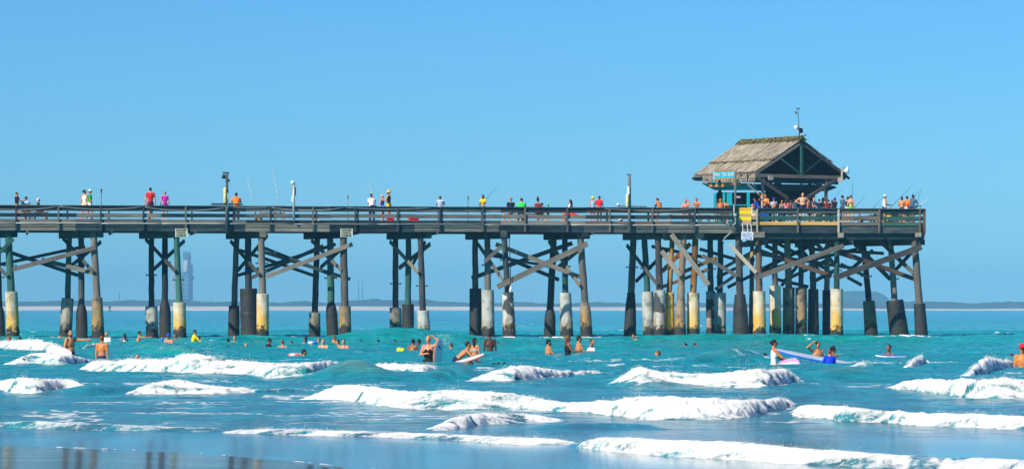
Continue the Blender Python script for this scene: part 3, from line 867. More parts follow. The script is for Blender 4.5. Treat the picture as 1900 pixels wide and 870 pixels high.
def build_pier():
    base = pl(700, 3)
    P = empty('pier', (base.x, base.y, 0)); tag(P, 'long weathered timber fishing pier on tall jacketed piles with open board railings', 'pier')
    # floor planks seen edge-on, walkway and platform
    def slab(px0, px1, d0, d1, z0, z1, name, mat, n):
        mb = MB()
        a = pl(px0, 0); b = pl(px1, 0)
        L = (b - a).length
        for i in range(n):
            s0 = L * i / n; s1 = L * (i + 1) / n - .006
            q = [a + PU * s0 + PV * d0, a + PU * s1 + PV * d0, a + PU * s1 + PV * d1, a + PU * s0 + PV * d1]
            dz = RND.uniform(-.004, .004)
            vs = [(v.x, v.y, z0) for v in q] + [(v.x, v.y, z1 + dz) for v in q]
            mb.add(vs, [(0, 3, 2, 1), (4, 5, 6, 7), (0, 1, 5, 4), (1, 2, 6, 5), (2, 3, 7, 6), (3, 0, 4, 7)])
        return mb.build(name, mat, P)
    slab(PX0, PXP, .0, DEP, Z_FLOOR - .06, Z_FLOOR, 'deck', WG, 330)
    slab(PXP, PXE, .0, DEPP, Z_FLOOR - .06, Z_FLOOR, 'deck', WG, 72)
    # fascia stringers, front and back
    xs = list(range(PX0, PXE, 157)) + [PXE]
    xs[-1] = PXE
    for d, dd in ((.06, 0), (DEP - .06, 0)):
        for a, b in zip(xs[:-1], xs[1:]):
            zt, zb = Z_FLOOR - .06, Z_FASC + RND.uniform(-.015, .015)
            if a > 1360 and d > 1: continue
            k = RND.choice('DDDG')
            q0 = pz(a, (zt + zb) / 2, d); q1 = pz(b - .3, (zt + zb) / 2, d)
            timber('stringer', q0, q1, .10, zt - zb - .004, WOODS['D'] if a > 1200 else WOODS[k], P)
    for j in range(1, 4):
        timber('stringer', pz(PX0, (Z_FLOOR + Z_FASC) / 2 - .02, DEP * j / 4), pz(PXP, (Z_FLOOR + Z_FASC) / 2 - .02, DEP * j / 4), .12, .46, WD, P)
    # deeper platform beams
    for d in (.35, 3.5, 6.0, 8.5, 11.0, DEPP - .3):
        timber('platform_beam', pz(1385, Z_FASC - .14, d), pz(PXE - 2, Z_FASC - .14, d), .22, .34, WD, P)
    for x in (PXE, ):
        a = pz(PXE, (Z_FLOOR - .06 + Z_FASC) / 2 - .05, 0); b = a + PV3 * DEPP
        timber('stringer', a, b, .1, .66, WD, P)
    timber('stringer', pz(PXP, 6.08, DEPP), pz(PXE, 6.08, DEPP), .1, .56, WD, P)
    for j in range(6):      # joist ends peeping out under the fascia
        px = [51, 208, 362, 665, 812, 1100][j]
        timber('joist', pz(px, Z_FASC - .05, 0), pz(px, Z_FASC - .05, 0) + PV3 * DEP, .12, .14, WD, P)
    # bent caps
    caps = [(-28, 27, .5), (114, 187, .4), (263, 330, .4), (424, 490, .4), (568, 640, .4), (722, 796, .4), (868, 942, .4), (1013, 1090, .4), (1160, 1234, .4), (1236, 1300, .3), (1306, 1388, .4), (-205, -140, .4)]
    for a, b, d in caps:
        zc = Z_FASC - .17
        timber('bent_cap', pz(a, zc, 4.3), pz(b, zc, d), .36, .33, WOODS['P' if a == 1236 else 'D'], P)
    for a, b, d0, d1 in ((1540, 1578, 9.0, .3), (1588, 1712, 6.0, .3), (1380, 1420, 9.0, .3), (1480, 1510, 9.0, 3.0)):
        timber('bent_cap', pz(a, Z_FASC - .48, d0), pz(b, Z_FASC - .48, d1), .34, .30, WD, P)
    # cap blocks at the front edge
    for x, y0, y1, w, k in ((1407, 430, 441, 22, 'P'), (1560, 432, 441, 9, 'P'), (1600, 428, 441, 0, 'G'), (1704, 432, 440, 10, 'P'), (488, 428, 440, 12, 'D'), (935, 428, 441, 11, 'D'), (1086, 430, 440, 12, 'D')):
        if not w: continue
        p0 = pp(x - w / 2, (y0 + y1) / 2, -.1); p1 = pp(x + w / 2, (y0 + y1) / 2, -.1)
        timber('cap_block', p0, p1, .3, (y1 - y0) / F * 195, WOODS[k], P)
    for i, p in enumerate(PILES): pile(P, p, 100 + i)
    for d0, x0, y0, d1, x1, y1, w, k in BR:
        a = pp(x0, y0, dmap(d0, x1)); b = pp(x1, y1, dmap(d1, x1))
        timber('brace', a, b, .085, w / F * a.y, WOODS[k], P, up=Vector((0, 0, 1)))
    # railing: posts, boards, cap board
    def rail(px0, px1, d, step, first, wob):
        x = first
        while x <= px1 - 8 or abs(x - px1) < 10:
            lean = RND.uniform(-.012, .012)
            k = 'D' if x < 900 else RND.choice('DGG')
            if abs(x - 1096) < 14 or abs(x - 1020) < 14: k = 'B'
            if x > 1395: k = RND.choice(['G', 'P', 'B'])
            a = pz(x, Z_FASC + .02 if d < 1 else Z_FLOOR, d); b = pz(x, Z_RAIL - .03, d) + Vector((lean, 0, 0))
            timber('railing_post', a, b, .10, .115, WOODS[k], P, up=PV3)
            x += step
    rail(PX0, PXP, -.10, 78.7, 30 - 78.7 * 4, 0)
    rail(PXP, PXE, -.10, 75.5, 1405, 0)
    def back_rail_posts():
        x = -260
        while x < 1290:
            timber('railing_post', pz(x, Z_FLOOR, DEP - .1), pz(x, Z_RAIL + .135, DEP - .1), .1, .13, WOODS['D'], P, up=PV3)
            x += 77
    back_rail_posts()
    rows = [(7.02, .27), (6.655, .215), (6.33, .20)]
    def boards(px0, px1, d, span, dz, kinds):
        x = px0
        j = 0
        while x < px1 - 4:
            x2 = min(x + span, px1)
            for ri, (zc, hh) in enumerate(rows):
                k = kinds(x, ri)
                jz = RND.uniform(-.012, .012)
                timber('rail_board', pz(x, zc + dz + jz, d), pz(x2 - .25, zc + dz + jz + RND.uniform(-.01, .01), d), .045, hh + RND.uniform(-.01, .01), WOODS[k], P, bev=.008)
            timber('rail_cap', pz(x, Z_RAIL + dz, d - .04), pz(x2 - .25, Z_RAIL + dz + RND.uniform(-.006, .006), d - .04), .20, .045, WOODS['D' if x < 1500 else 'G'], P, bev=.008)
            x = x2; j += 1
    def kf(x, ri):
        if 930 < x < 1090 and ri != 1: return 'B'
        if x > 1190 and ri == 0: return 'G'
        return RND.choice('DDDG')
    boards(PX0, 1366, -.03, 157.4, 0, kf)
    def kp(x, ri):
        return {0: 'D', 1: RND.choice('TD'), 2: 'O'}[ri] if x < 1640 else RND.choice('DT')
    boards(1405, 1556, -.03, 151, 0, kp)
    boards(1556, PXE, -.03, 79.5, 0, lambda x, ri: {0: 'D', 1: 'G', 2: 'G'}[ri] if x < 1630 else 'T')
    boards(1396, 1405, -.03, 9, 0, lambda x, ri: 'P')
    boards(PX0, 1290, DEP - .05, 314, .135, lambda x, ri: 'D' if RND.random() < .8 else 'B')
    # platform side and back rails
    a0 = pz(PXE, 0, 0)
    for zc, hh in rows:
        timber('rail_board', a0 + Vector((0, 0, zc)), a0 + PV3 * DEPP + Vector((0, 0, zc)), .05, hh, WD, P)
        timber('rail_board', pz(PXP + 10, zc, DEPP), pz(PXE, zc, DEPP), .05, hh, WO if zc < 6.9 else WB, P)
    for i in range(7):
        q = a0 + PV3 * (DEPP * i / 6)
        timber('railing_post', q + Vector((0, 0, Z_FASC)), q + Vector((0, 0, Z_RAIL + .02)), .12, .14, WOODS['B' if i == 0 else 'D'], P, up=PU3)
    x = 1400
    while x < 1700:
        timber('railing_post', pz(x, Z_FLOOR, DEPP - .1), pz(x, Z_RAIL, DEPP - .1), .1, .13, WD, P, up=PV3); x += 50
    # service pipe and sagging cable along the front
    xs = [-330, 30, 188, 300, 420, 545, 700, 900, 1060, 1165, 1290, 1352]
    for a, b in zip(xs[:-1], xs[1:]):
        mb = MB(); k = RND.uniform(-.01, .01)
        pts = [pz(a + (b - a) * t, 6.215 + k + .012 * math.sin(t * 3), -.16) for t in [i / 6 for i in range(7)]]
        mb.tube([q - pts[0] for q in pts], .020, 6)
        mb.build('pipe', WHITEP if a < 350 or a > 950 else GALV, P, True, Matrix.Translation(pts[0]))
    for a, b, s in ((-60, 108, .2), (108, 267, .14), (267, 420, .22), (420, 500, .04), (500, 640, .16), (640, 800, .08), (1120, 1290, .1)):
        pts = [pz(a + (b - a) * t, 7.13 - s * 4 * t * (1 - t), -.13) for t in [i / 12 for i in range(13)]]
        mb = MB(); mb.tube([q - pts[0] for q in pts], .016, 5)
        mb.build('cable', GALV, P, True, Matrix.Translation(pts[0]))
    # loose cables and a conduit under the platform
    for pts in ([(1293, 437), (1297, 441), (1300, 446), (1304, 441), (1310, 442)], [(1348, 412), (1352, 416), (1356, 424), (1355, 432), (1345, 441), (1341, 447), (1344, 452)], [(1520, 440), (1524, 449), (1532, 442), (1540, 452), (1548, 444)]):
        q = [pp(x, y, -.2) for x, y in pts]
        mb = MB(); mb.tube([v - q[0] for v in q], .025, 6); mb.build('conduit', BLACKP if pts[0][0] != 1348 else GALV, P, True, Matrix.Translation(q[0]))
    # hanging rope at the seventh bent
    q = [pp(944.5, 442, -.05), pp(946, 470, -.05), pp(947, 500, -.05), pp(947.5, 528, -.05)]
    mb = MB(); mb.tube([v - q[0] for v in q], .022, 6); mb.build('rope', BLACKP, P, True, Matrix.Translation(q[0]))
    q = pp(948, 536, -.1); mb = MB(); mb.tube([Vector((0, 0, .15)), Vector((0, 0, 0)), Vector((-.05, 0, -.18))], [.05, .08, .06], 10)
    mb.build('float', WHITEP, P, True, Matrix.Translation(q))
    return P


# ------------------------------------------------------------------ lettering
def text_mesh(txt, size, mat, parent, M, name='lettering', ext=.004, sx=1.0):
    cu = bpy.data.curves.new('t', 'FONT'); cu.body = txt; cu.size = size; cu.align_x = 'CENTER'; cu.align_y = 'CENTER'; cu.extrude = ext; cu.offset = size * .012
    o = bpy.data.objects.new('t', cu); COL.objects.link(o)
    bpy.context.view_layer.update()
    me = bpy.data.meshes.new_from_object(o.evaluated_get(bpy.context.evaluated_depsgraph_get()))
    bpy.data.objects.remove(o); bpy.data.curves.remove(cu)
    me.transform(Matrix.Diagonal((sx, 1, 1, 1)))
    me.name = name; me.materials.clear()
    r = link(name, me, [mat], parent)
    setworld(r, M)
    return r


def faceM(loc, yaw=None):
    """text plane standing upright, readable from the front of the pier"""
    x = PU3 if yaw is None else Vector((math.cos(yaw), math.sin(yaw), 0))
    z = Vector((x.y, -x.x, 0)); y = Vector((0, 0, 1))
    M = Matrix.Identity(4)
    for i in range(3): M[i][0] = x[i]; M[i][1] = y[i]; M[i][2] = z[i]
    M.translation = loc
    return M


def build_signs():
    cream = plain('faded_cream_sign', (.42, .46, .34), .6, .15)
    ink = plain('sign_black_ink', (.01, .014, .01), .6)
    orange = plain('orange_paint', (.72, .26, .02), .5, .1)
    cyan = plain('cyan_paint', (.01, .55, .72), .5, .2, 3.0)
    for px, lab in ((336.5, 'cream DANGER CABLES board on the railing left of the tall lamp post'), (643, 'cream DANGER CABLES board below the deck in the middle of the pier')):
        c = pp(px, 432, -.30)
        r = empty('warning_sign', c); tag(r, lab, 'sign', 'danger cables signs')
        mb = MB(); mb.box((0, 0, 0), (.60, .03, .46)); mb.build('sign_board', cream, r, M=frame(PU3) if False else Matrix.Translation(c) @ frame(PU3))
        fr = MB(); fr.box((-.315, 0, 0), (.03, .05, .48)); fr.box((.315, 0, 0), (.03, .05, .48)); fr.build('frame', WHITEP if px > 0 else ink, r, M=Matrix.Translation(c) @ frame(PU3))
        off = -PV3 * .021
        text_mesh('DANGER', .165, ink, r, faceM(c + off + Vector((0, 0, .135))), sx=.82)
        text_mesh('SUBMERGED', .085, ink, r, faceM(c + off + Vector((0, 0, .0))), sx=.95)
        text_mesh('CABLES', .175, ink, r, faceM(c + off + Vector((0, 0, -.135))), sx=.86)
        st = MB(); st.box((0, .05, .26), (.05, .1, .12)); st.build('bracket', STEEL_DARK, r, M=Matrix.Translation(c) @ frame(PU3))
    # hut sign
    c = pp(1343.6, 324.2, .9); s = c.y / F
    r = empty('bar_sign', c); tag(r, 'orange framed cyan and white letter sign hanging on the left eave of the thatched hut', 'sign')
    M = Matrix.Translation(c) @ frame(PU3) @ Matrix.Rotation(-.035, 4, 'Y')
    mb = MB(); mb.box((0, 0, 0), (42 * s, .04, 18.5 * s)); mb.build('sign_board', plain('pale_blue_paint', (.35, .62, .78), .5), r, M=M)
    fr = MB(); fr.box((0, -.01, 8 * s), (38 * s, .06, 2.6 * s)); fr.box((0, -.01, -8 * s), (37 * s, .06, 2.6 * s)); fr.build('frame', orange, r, M=M)
    pn = MB(); pn.box((0, -.022, 0), (37 * s, .01, 12.6 * s)); pn.build('panel', cyan, r, M=M)
    Mt = faceM(c - PV3 * .035) @ Matrix.Rotation(.035, 4, 'Z')
    text_mesh('MAI TIKI BAR', 10.5 * s, WHITEP, r, Mt, sx=.60)
    br = MB(); br.beam((-.9 * 38 * s / 2, .1, -9 * s), (-.6 * 38 * s / 2, .2, -20 * s), .05, .05); br.build('bracket', WHITEP, r, M=Matrix.Translation(c) @ frame(PU3))
    # hanging white notice under the deck
    c = pp(1386.5, 437.5, -.25); s = c.y / F
    r = empty('hanging_sign', c); tag(r, 'white and blue notice hanging on straps below the yellow banner', 'sign')
    M = Matrix.Translation(c) @ frame(PU3) @ Matrix.Rotation(.05, 4, 'Y')
    mb = MB(); mb.box((0, 0, 0), (22.5 * s, .03, 15 * s)); mb.build('sign_board', WHITEP, r, M=M)
    blue = plain('notice_blue_ink', (.03, .18, .62), .5)
    mb = MB()
    rr = random.Random(4)
    for row, (z, w) in enumerate(((4.2, 8), (.8, 9), (-2.4, 8), (-5.6, 9))):
        x_ = -9.5
        while x_ < 9:
            ww = rr.uniform(.5, 2.6); mb.box(((x_ + ww / 2) * s, -.018, (z + rr.uniform(-.3, .3)) * s), (ww * s, .006, rr.uniform(.9, 2.6) * s)); x_ += ww + rr.uniform(.4, 1.3)
    mb.build('lettering', blue, r, M=M)
    for dx in (-8, 1, 8):
        a = c + PU3 * (dx * s) + Vector((0, 0, 7 * s)); b = a + Vector((0, 0, 16 * s)) - PU3 * .03
        mb = MB(); mb.tube([Vector((0, 0, 0)), b - a], .022, 6); mb.build('strap', WHITEP, r, M=Matrix.Translation(a))
    # yellow banner boards
    a = pp(1368, 397, -.07)
    r = empty('yellow_banner', pp(1381, 397, -.07)); tag(r, 'bright yellow slatted banner panel fixed to the railing in front of the hut', 'banner')
    yel = plain('yellow_vinyl', (.95, .72, .0), .5, .06); org = plain('amber_vinyl', (.80, .42, .04), .5, .1); tan = plain('tan_board', (.55, .36, .22), .6, .12)
    for (y0, y1, mt, nm) in ((385, 391.2, org, 'stripe'), (391.2, 397, yel, 'stripe'), (397, 402.3, tan, 'board'), (402.3, 409, yel, 'stripe'), (409, 416, tan, 'board')):
        p0 = pp(1368.5, (y0 + y1) / 2, -.09 - (.01 if mt is yel else 0)); p1 = pp(1394, (y0 + y1) / 2, -.09 - (.01 if mt is yel else 0))
        timber(nm, p0, p1, .03, (y1 - y0) * s - .004, mt, r, bev=.004)
    for (y0, y1) in ((416.5, 419),):
        timber('ledge', pp(1367, 417.7, -.1), pp(1408, 417.7, -.1), .08, 2.5 * s, WP, r)


# ------------------------------------------------------------------ street-furniture on the deck
def lamp_post(px, ytop, ybot, label, kind, d=-.22):
    b = pp(px, ybot, d); t = pp(px, ytop, d)
    r = empty('lamp_post', b); tag(r, label, 'lamp post')
    h = t.z - b.z
    mt = {'wood': WD, 'metal': GALV, 'hut': WG}[kind]
    mb = MB(); mb.tube([Vector((0, 0, 0)), Vector((0, 0, h * .5)), Vector((0, 0, h))], [.095, .085, .075] if kind == 'wood' else [.07, .065, .06], 10)
    mb.build('post', mt, r, True, Matrix.Translation(b))
    return r, b, t


def build_furniture():
    s = 194.0 / F
    tube = plain('cream_tube_paint', (.75, .66, .30), .5)
    r, b, t = lamp_post(421, 320, 432, 'tall dark wooden lamp post with a cream tube, left of the man in orange', 'wood')
    mb = MB(); mb.lathe((0, 0, 0), [(.10, -.12), (.11, 0), (.05, .12)], 10); mb.build('lamp_head', BLACKP, r, True, Matrix.Translation(t + Vector((-.17, 0, -.22))))
    mb = MB(); mb.box((0, 0, 0), (.34, .12, .07)); mb.box((.16, 0, -.42), (.1, .12, .12)); mb.build('bracket', BLACKP, r, M=Matrix.Translation(t + Vector((-.05, 0, -.02))))
    mb = MB(); mb.lathe((0, 0, 0), [(.05, -.42), (.085, -.38), (.085, .36), (.04, .44)], 12); mb.build('rescue_tube', tube, r, True, Matrix.Translation(pp(417.5, 363, -.32)))
    mb = MB(); q = [pp(422.5, 358, -.34), pp(423.5, 372, -.34), pp(423, 386, -.34)]; mb.tube([v - q[0] for v in q], .025, 6); mb.build('conduit', GALV, r, True, Matrix.Translation(q[0]))
    r, b, t = lamp_post(545, 337, 410, 'slim silver metal pole with a round white lamp and grey-green plates', 'metal')
    mb = MB(); mb.lathe((0, 0, 0), [(.02, -.11), (.085, -.07), (.11, 0), (.085, .07), (.02, .11)], 12); mb.build('lamp_globe', WHITEP, r, True, Matrix.Translation(pp(543, 339, -.24)))
    gg = plain('grey_green_plate', (.25, .36, .34), .5)
    mb = MB(); mb.box((0, .05, 0), (.27, .02, .47)); mb.build('sign_plate', gg, r, M=Matrix.Translation(pp(545, 355, -.22)))
    mb = MB(); mb.box((0, .05, 0), (.1, .02, .32)); mb.build('small_plate', WHITEP, r, M=Matrix.Translation(pp(542.5, 369, -.22)))
    r, b, t = lamp_post(1168, 324, 432, 'dark wooden lamp post with white box and cream tube, right of the man in red', 'wood')
    mb = MB(); mb.box((0, 0, 0), (.22, .1, .05)); mb.build('bracket', BLACKP, r, M=Matrix.Translation(t + Vector((-.04, 0, .0))))
    mb = MB(); mb.box((0, 0, 0), (.13, .12, .44)); mb.build('control_box', WHITEP, r, M=Matrix.Translation(pp(1165.5, 353.5, -.34)))
    mb = MB(); mb.lathe((0, 0, 0), [(.05, -.36), (.09, -.32), (.09, .28), (.04, .36)], 12); mb.build('rescue_tube', tube, r, True, Matrix.Translation(pp(1164, 372.5, -.34)))
    r, b, t = lamp_post(1364.3, 318, 432, 'grey post with meter and bent conduit carrying the hut sign', 'hut', -.25)
    mb = MB(); mb.lathe((0, 0, 0), [(.09, -.08), (.1, 0), (.09, .08)], 12); mb.build('meter', GALV, r, True, Matrix.Translation(pp(1364, 399, -.36)))
    q = [pp(1362, 380, -.36), pp(1362, 396, -.36), pp(1365.5, 406, -.36), pp(1365, 414, -.36), pp(1359, 419, -.36)]
    mb = MB(); mb.tube([v - q[0] for v in q], .035, 8); mb.build('conduit', GALV, r, True, Matrix.Translation(q[0]))
    # tiki torches
    for px, y, lab in ((188, 351, 'bamboo torch on a thin pole right of the couple in white and green'), (645.5, 362, 'bamboo torch on a thin pole between the silver pole and the man in white'), (868.5, 364, 'bamboo torch left of the long-haired woman in yellow')):
        p0 = pz(px, Z_FLOOR, .12)
        r = empty('torch', p0); tag(r, lab, 'torch', 'bamboo torches along the railing')
        h = zof(y, p0.y) - Z_FLOOR
        mb = MB(); mb.tube([Vector((0, 0, 0)), Vector((0, 0, h - .2))], .016, 6); mb.build('pole', WB, r, True, Matrix.Translation(p0))
        mb = MB(); mb.lathe((0, 0, h - .22), [(.02, 0), (.045, .12), (.055, .19), (.02, .24)], 8); mb.build('torch_head', WB, r, True, Matrix.Translation(p0))
    # boards lying on the rail cap
    o = timber('rail_shelf', pp(392, 378.8, .0), pp(450, 379, .0), .3, .09, WD); tag(o, 'dark plank shelf lying on the railing beneath the man in orange', 'shelf')
    o = timber('bait_board', pp(1147, 382.6, .0), pp(1200, 383.4, .0), .3, .05, WG); tag(o, 'thin grey bait board on the railing at the foot of the right lamp post', 'shelf')
    mb = MB(); mb.lathe((0, 0, 0), [(.03, -.08), (.07, -.05), (.08, 0), (.06, .06), (.02, .08)], 10)
    o = mb.build('ball', WHITEP, None, True, Matrix.Translation(pp(1146.5, 381, 0) + Vector((0, 0, .05)))); tag(o, 'small white round lamp globe resting on the railing left of the white control box', 'globe')

    # benches, tables
    def bench(px0, px1, d, mat, back, lab):
        a = pz(px0, Z_FLOOR, d); b = pz(px1, Z_FLOOR, d)
        c = (a + b) / 2
        r = empty('bench', c); tag(r, lab, 'bench', 'wooden benches on the deck')
        L = (b - a).length
        M = Matrix.Translation(c) @ frame(PU3)
        mb = MB(); mb.box((0, 0, .42), (L, .38, .05)); mb.build('seat', mat, r, M=M)
        if back:
            mb = MB(); mb.box((0, -.2, .72), (L, .04, .20)); mb.build('backrest', mat, r, M=M)
        for k in (-1, 1):
            mb = MB(); mb.box((k * (L / 2 - .08), 0, .2), (.09, .34, .40)); 
            if back: mb.box((k * (L / 2 - .08), -.17, .55), (.09, .05, .5))
            mb.build('leg', WP, r, M=M)
    bench(482, 529, 1.4, WB, True, 'brown backed bench below the second white fishing rod')
    bench(34, 62, .9, WB, True, 'brown backed bench on which the light-blue shirted man sits')
    bench(62, 90, 1.5, WG, False, 'grey bench under the white-haired woman in black')
    bench(955, 1012, 1.2, WB, True, 'brown backed bench under the people in bright green and with top-knot')
    bench(1240, 1288, 2.4, WO, False, 'ochre bench behind the shirtless men by the hut')
    bench(1298, 1318, 2.6, WO, False, 'short ochre bench at the left foot of the hut')
    bench(1325, 1352, 1.6, WP, False, 'pale bench under the pair sitting in front of the hut')

    def table(px0, px1, d, mat, lab):
        a = pz(px0, Z_FLOOR, d); b = pz(px1, Z_FLOOR, d); c = (a + b) / 2; L = (b - a).length
        r = empty('table', c); tag(r, lab, 'table')
        M = Matrix.Translation(c) @ frame(PU3)
        mb = MB(); mb.box((0, 0, .74), (L, .7, .05)); mb.build('tabletop', mat, r, M=M)
        for k in (-1, 1):
            mb = MB(); mb.beam((k * (L / 2 - .2), -.3, 0), (k * (L / 2 - .2), .2, .72), .08, .08); mb.beam((k * (L / 2 - .2), .3, 0), (k * (L / 2 - .2), -.2, .72), .08, .08)
            mb.build('leg', WP, r, M=M)
    table(1513, 1552, 1.6, WP, 'pale picnic table behind the railing right of the hands-on-hips man')
    table(1588, 1630, 3.0, WO, 'ochre picnic table near the right end of the platform')
    # boxes, buckets, coolers
    def cooler(px, d, w, hgt, col, lab, lidc=None):
        c = pz(px, Z_FLOOR, d)
        r = empty('cooler', c); tag(r, lab, 'cooler')
        M = Matrix.Translation(c) @ frame(PU3)
        m = plain('cooler_' + str(col), col, .45, .05)
        bm = MB(); bm.lathe((0, 0, 0), [(.5, 0), (.5, .02), (.54, hgt * .78)], 4, M=Matrix.Rotation(math.pi / 4, 3, 'Z'))
        bm.v = [(v[0] * w / .74, v[1] * .45, v[2]) for v in bm.v]; bm.build('body', m, r, M=M)
        mb = MB(); mb.box((0, 0, hgt * .88), (w * 1.04, .42, hgt * .18)); mb.build('lid', plain('lid_' + str(lidc or col), lidc or col, .45), r, M=M)
        mb = MB(); mb.tube([Vector((-w * .45, -.23, hgt * .7)), Vector((0, -.27, hgt * .6)), Vector((w * .45, -.23, hgt * .7))], .015, 6); mb.build('handle', WHITEP, r, M=M)
    cooler(767.5, .9, .55, .32, (.75, .01, .03), 'long bright red cooler on the deck between the yellow-hatted woman and the striped shirt')
    cooler(724, .9, .40, .30, (.62, .01, .06), 'crimson cooler at the feet of the woman in the yellow hat')
    cooler(589, 1.0, .24, .30, (.75, .75, .72), 'small white cooler alone right of the silver pole')
    cooler(478, 1.0, .30, .34, (.62, .42, .22), 'tan cooler box at the left end of the backed bench')
    cooler(973, .6, .36, .30, (.72, .50, .32), 'tan cooler with pink lid below the bright green shirt', (.8, .35, .3))
    cooler(1517, .5, .30, .60, (.72, .55, .28), 'tan box standing under the pale picnic table')
    def bucket(px, d, rr, hgt, col, lab, cat='bucket'):
        c = pz(px, Z_FLOOR, d); r = empty(cat, c); tag(r, lab, cat)
        m = plain(cat + str(col), col, .4, .05)
        mb = MB(); mb.lathe((0, 0, 0), [(rr * .8, 0), (rr * .82, .01), (rr, hgt), (rr * .93, hgt), (rr * .9, hgt - .03)], 16); mb.build('body', m, r, True, Matrix.Translation(c))
        mb = MB(); mb.tube([Vector((-rr, 0, hgt * .95)), Vector((-rr * .7, -.1, hgt * 1.15)), Vector((0, -.14, hgt * 1.22)), Vector((rr * .7, -.1, hgt * 1.15)), Vector((rr, 0, hgt * .95))], .008, 5); mb.build('handle', GALV, r, True, Matrix.Translation(c))
    bucket(1152, .7, .13, .30, (.80, .80, .74), 'white bucket on the deck under the right lamp post')
    bucket(1649, .7, .16, .40, (.85, .58, .0), 'yellow bucket on the deck below the angler in the white cap')
    for px, d, col, lab in ((1417, 1.0, (.01, .10, .55), 'tall dark blue wheeled bin just right of the yellow banner'), (1429, 1.5, (.01, .07, .42), 'second dark blue bin, further right beside the man with a backpack')):
        c = pz(px, Z_FLOOR, d); r = empty('waste_bin', c); tag(r, lab, 'bin')
        m = plain('bin' + str(col), col, .4, .05)
        M = Matrix.Translation(c) @ frame(PU3)
        mb = MB(); mb.lathe((0, 0, 0), [(.30, .05), (.36, .62)], 4, M=Matrix.Rotation(math.pi / 4, 3, 'Z')); mb.build('body', m, r, M=M)
        mb = MB(); mb.box((0, 0, .66), (.56, .56, .07)); mb.box((0, .26, .68), (.5, .08, .06)); mb.build('lid', plain('binlid' + str(col), tuple(x * .8 for x in col), .4), r, M=M)
        mb = MB()
        for k in (-1, 1): mb.tube([Vector((k * .2, .2, .08)), Vector((k * .26, .2, .08))], .08, 10)
        mb.build('wheel', BLACKP, r, M=M)
    c = pz(1400, Z_FLOOR, .6); r = empty('trash_can', c); tag(r, 'round cream drum can behind the pink-capped child', 'can')
    mb = MB(); mb.lathe((0, 0, 0), [(.2, 0), (.24, .05), (.25, .3), (.24, .55), (.22, .56)], 16); mb.build('body', plain('cream_drum', (.62, .50, .36), .6), r, True, Matrix.Translation(c))
    mb = MB(); mb.lathe((0, 0, .30), [(.255, -.04), (.262, 0), (.255, .04)], 16); mb.build('band', plain('red_band', (.35, .03, .02), .6), r, True, Matrix.Translation(c))

    # fishing rods: (x0,y0 butt, x1,y1 tip, d, colour, label)
    wr = plain('white_rod', (.75, .75, .75), .4); dr = plain('dark_rod', (.02, .05, .06), .4)
    rods = [(471, 383, 458.5, 332, .1, 'W', 'shorter white banded rod leaning on the railing right of the man in orange'),
            (518, 383, 505, 310, .1, 'W', 'tallest white banded rod, above the backed bench'),
            (694, 372, 684, 338, 4.0, 'W', 'white rod held by the man in the white shirt'),
            (903, 368, 925, 344, 4.5, 'D', 'faint dark rod behind the long-haired woman in yellow'),
            (1535, 385, 1562, 350, 6.0, 'D', 'faint dark rod slanting right of the hut post'),
            (1582, 372, 1581, 330, 7.0, 'D', 'upright thin dark rod above the bare-backed woman'),
            (1588, 383, 1606, 363, 9.0, 'D', 'low thin dark rod between the bare-backed woman and the white cap'),
            (1622, 384, 1636, 368, 6.0, 'D', 'short faint rod left of the angler in the white cap'),
            (1658, 380, 1694.5, 342, .6, 'D', 'long dark rod crossing up past the pair of anglers'),
            (1692, 368, 1694.5, 356, 1.5, 'D', 'stub of dark rod above the dark-haired angler'),
            (1696, 368, 1703.5, 354.5, 1.5, 'D', 'dark rod leaning just right of the navy angler'),
            (1702, 376, 1710, 348, 1.5, 'D', 'steep thin green rod at the right end of the pier'),
            (1700, 384, 1736, 361, .1, 'W', 'white banded rod reaching out over the right end of the pier')]
    for x0, y0, x1, y1, d, k, lab in rods:
        a = pp(x0, y0, d); b = pp(x1, y1, d)
        bt = a - (b - a) * min(.6, max(.05, (a.z - Z_FLOOR - .1) / max(.2, b.z - a.z)))
        if x0 == 1700: bt = a - (b - a) * .15
        r = empty('fishing_rod', bt); tag(r, lab, 'fishing rod', 'fishing rods on the pier')
        mb = MB(); mb.tube([Vector((0, 0, 0)), (b - bt) * .5 + Vector((.0, 0, .01)), b - bt], [.020, .014, .006] if k == 'W' else [.018, .012, .005], 6)
        mb.build('blank', wr if k == 'W' else dr, r, True, Matrix.Translation(bt))
        mb = MB(); mb.tube([Vector((0, 0, 0)), (b - bt) * .16], .024, 8); mb.build('grip', BLACKP, r, True, Matrix.Translation(bt))
        q = bt + (b - bt) * .19
        mb = MB(); mb.lathe(q - bt + Vector((0, -.07, 0)), [(.05, -.03), (.055, 0), (.05, .03)], 10, M=Matrix.Rotation(math.pi / 2, 3, 'X')); mb.build('reel', STEEL_DARK, r, True, Matrix.Translation(bt))
        if k == 'W':
            mb = MB()
            for t in (.35, .47, .6, .7, .78, .86, .93):
                mb.tube([(b - bt) * t, (b - bt) * (t + .012)], .021, 6)
            mb.build('guide', STEEL_DARK, r, True, Matrix.Translation(bt))


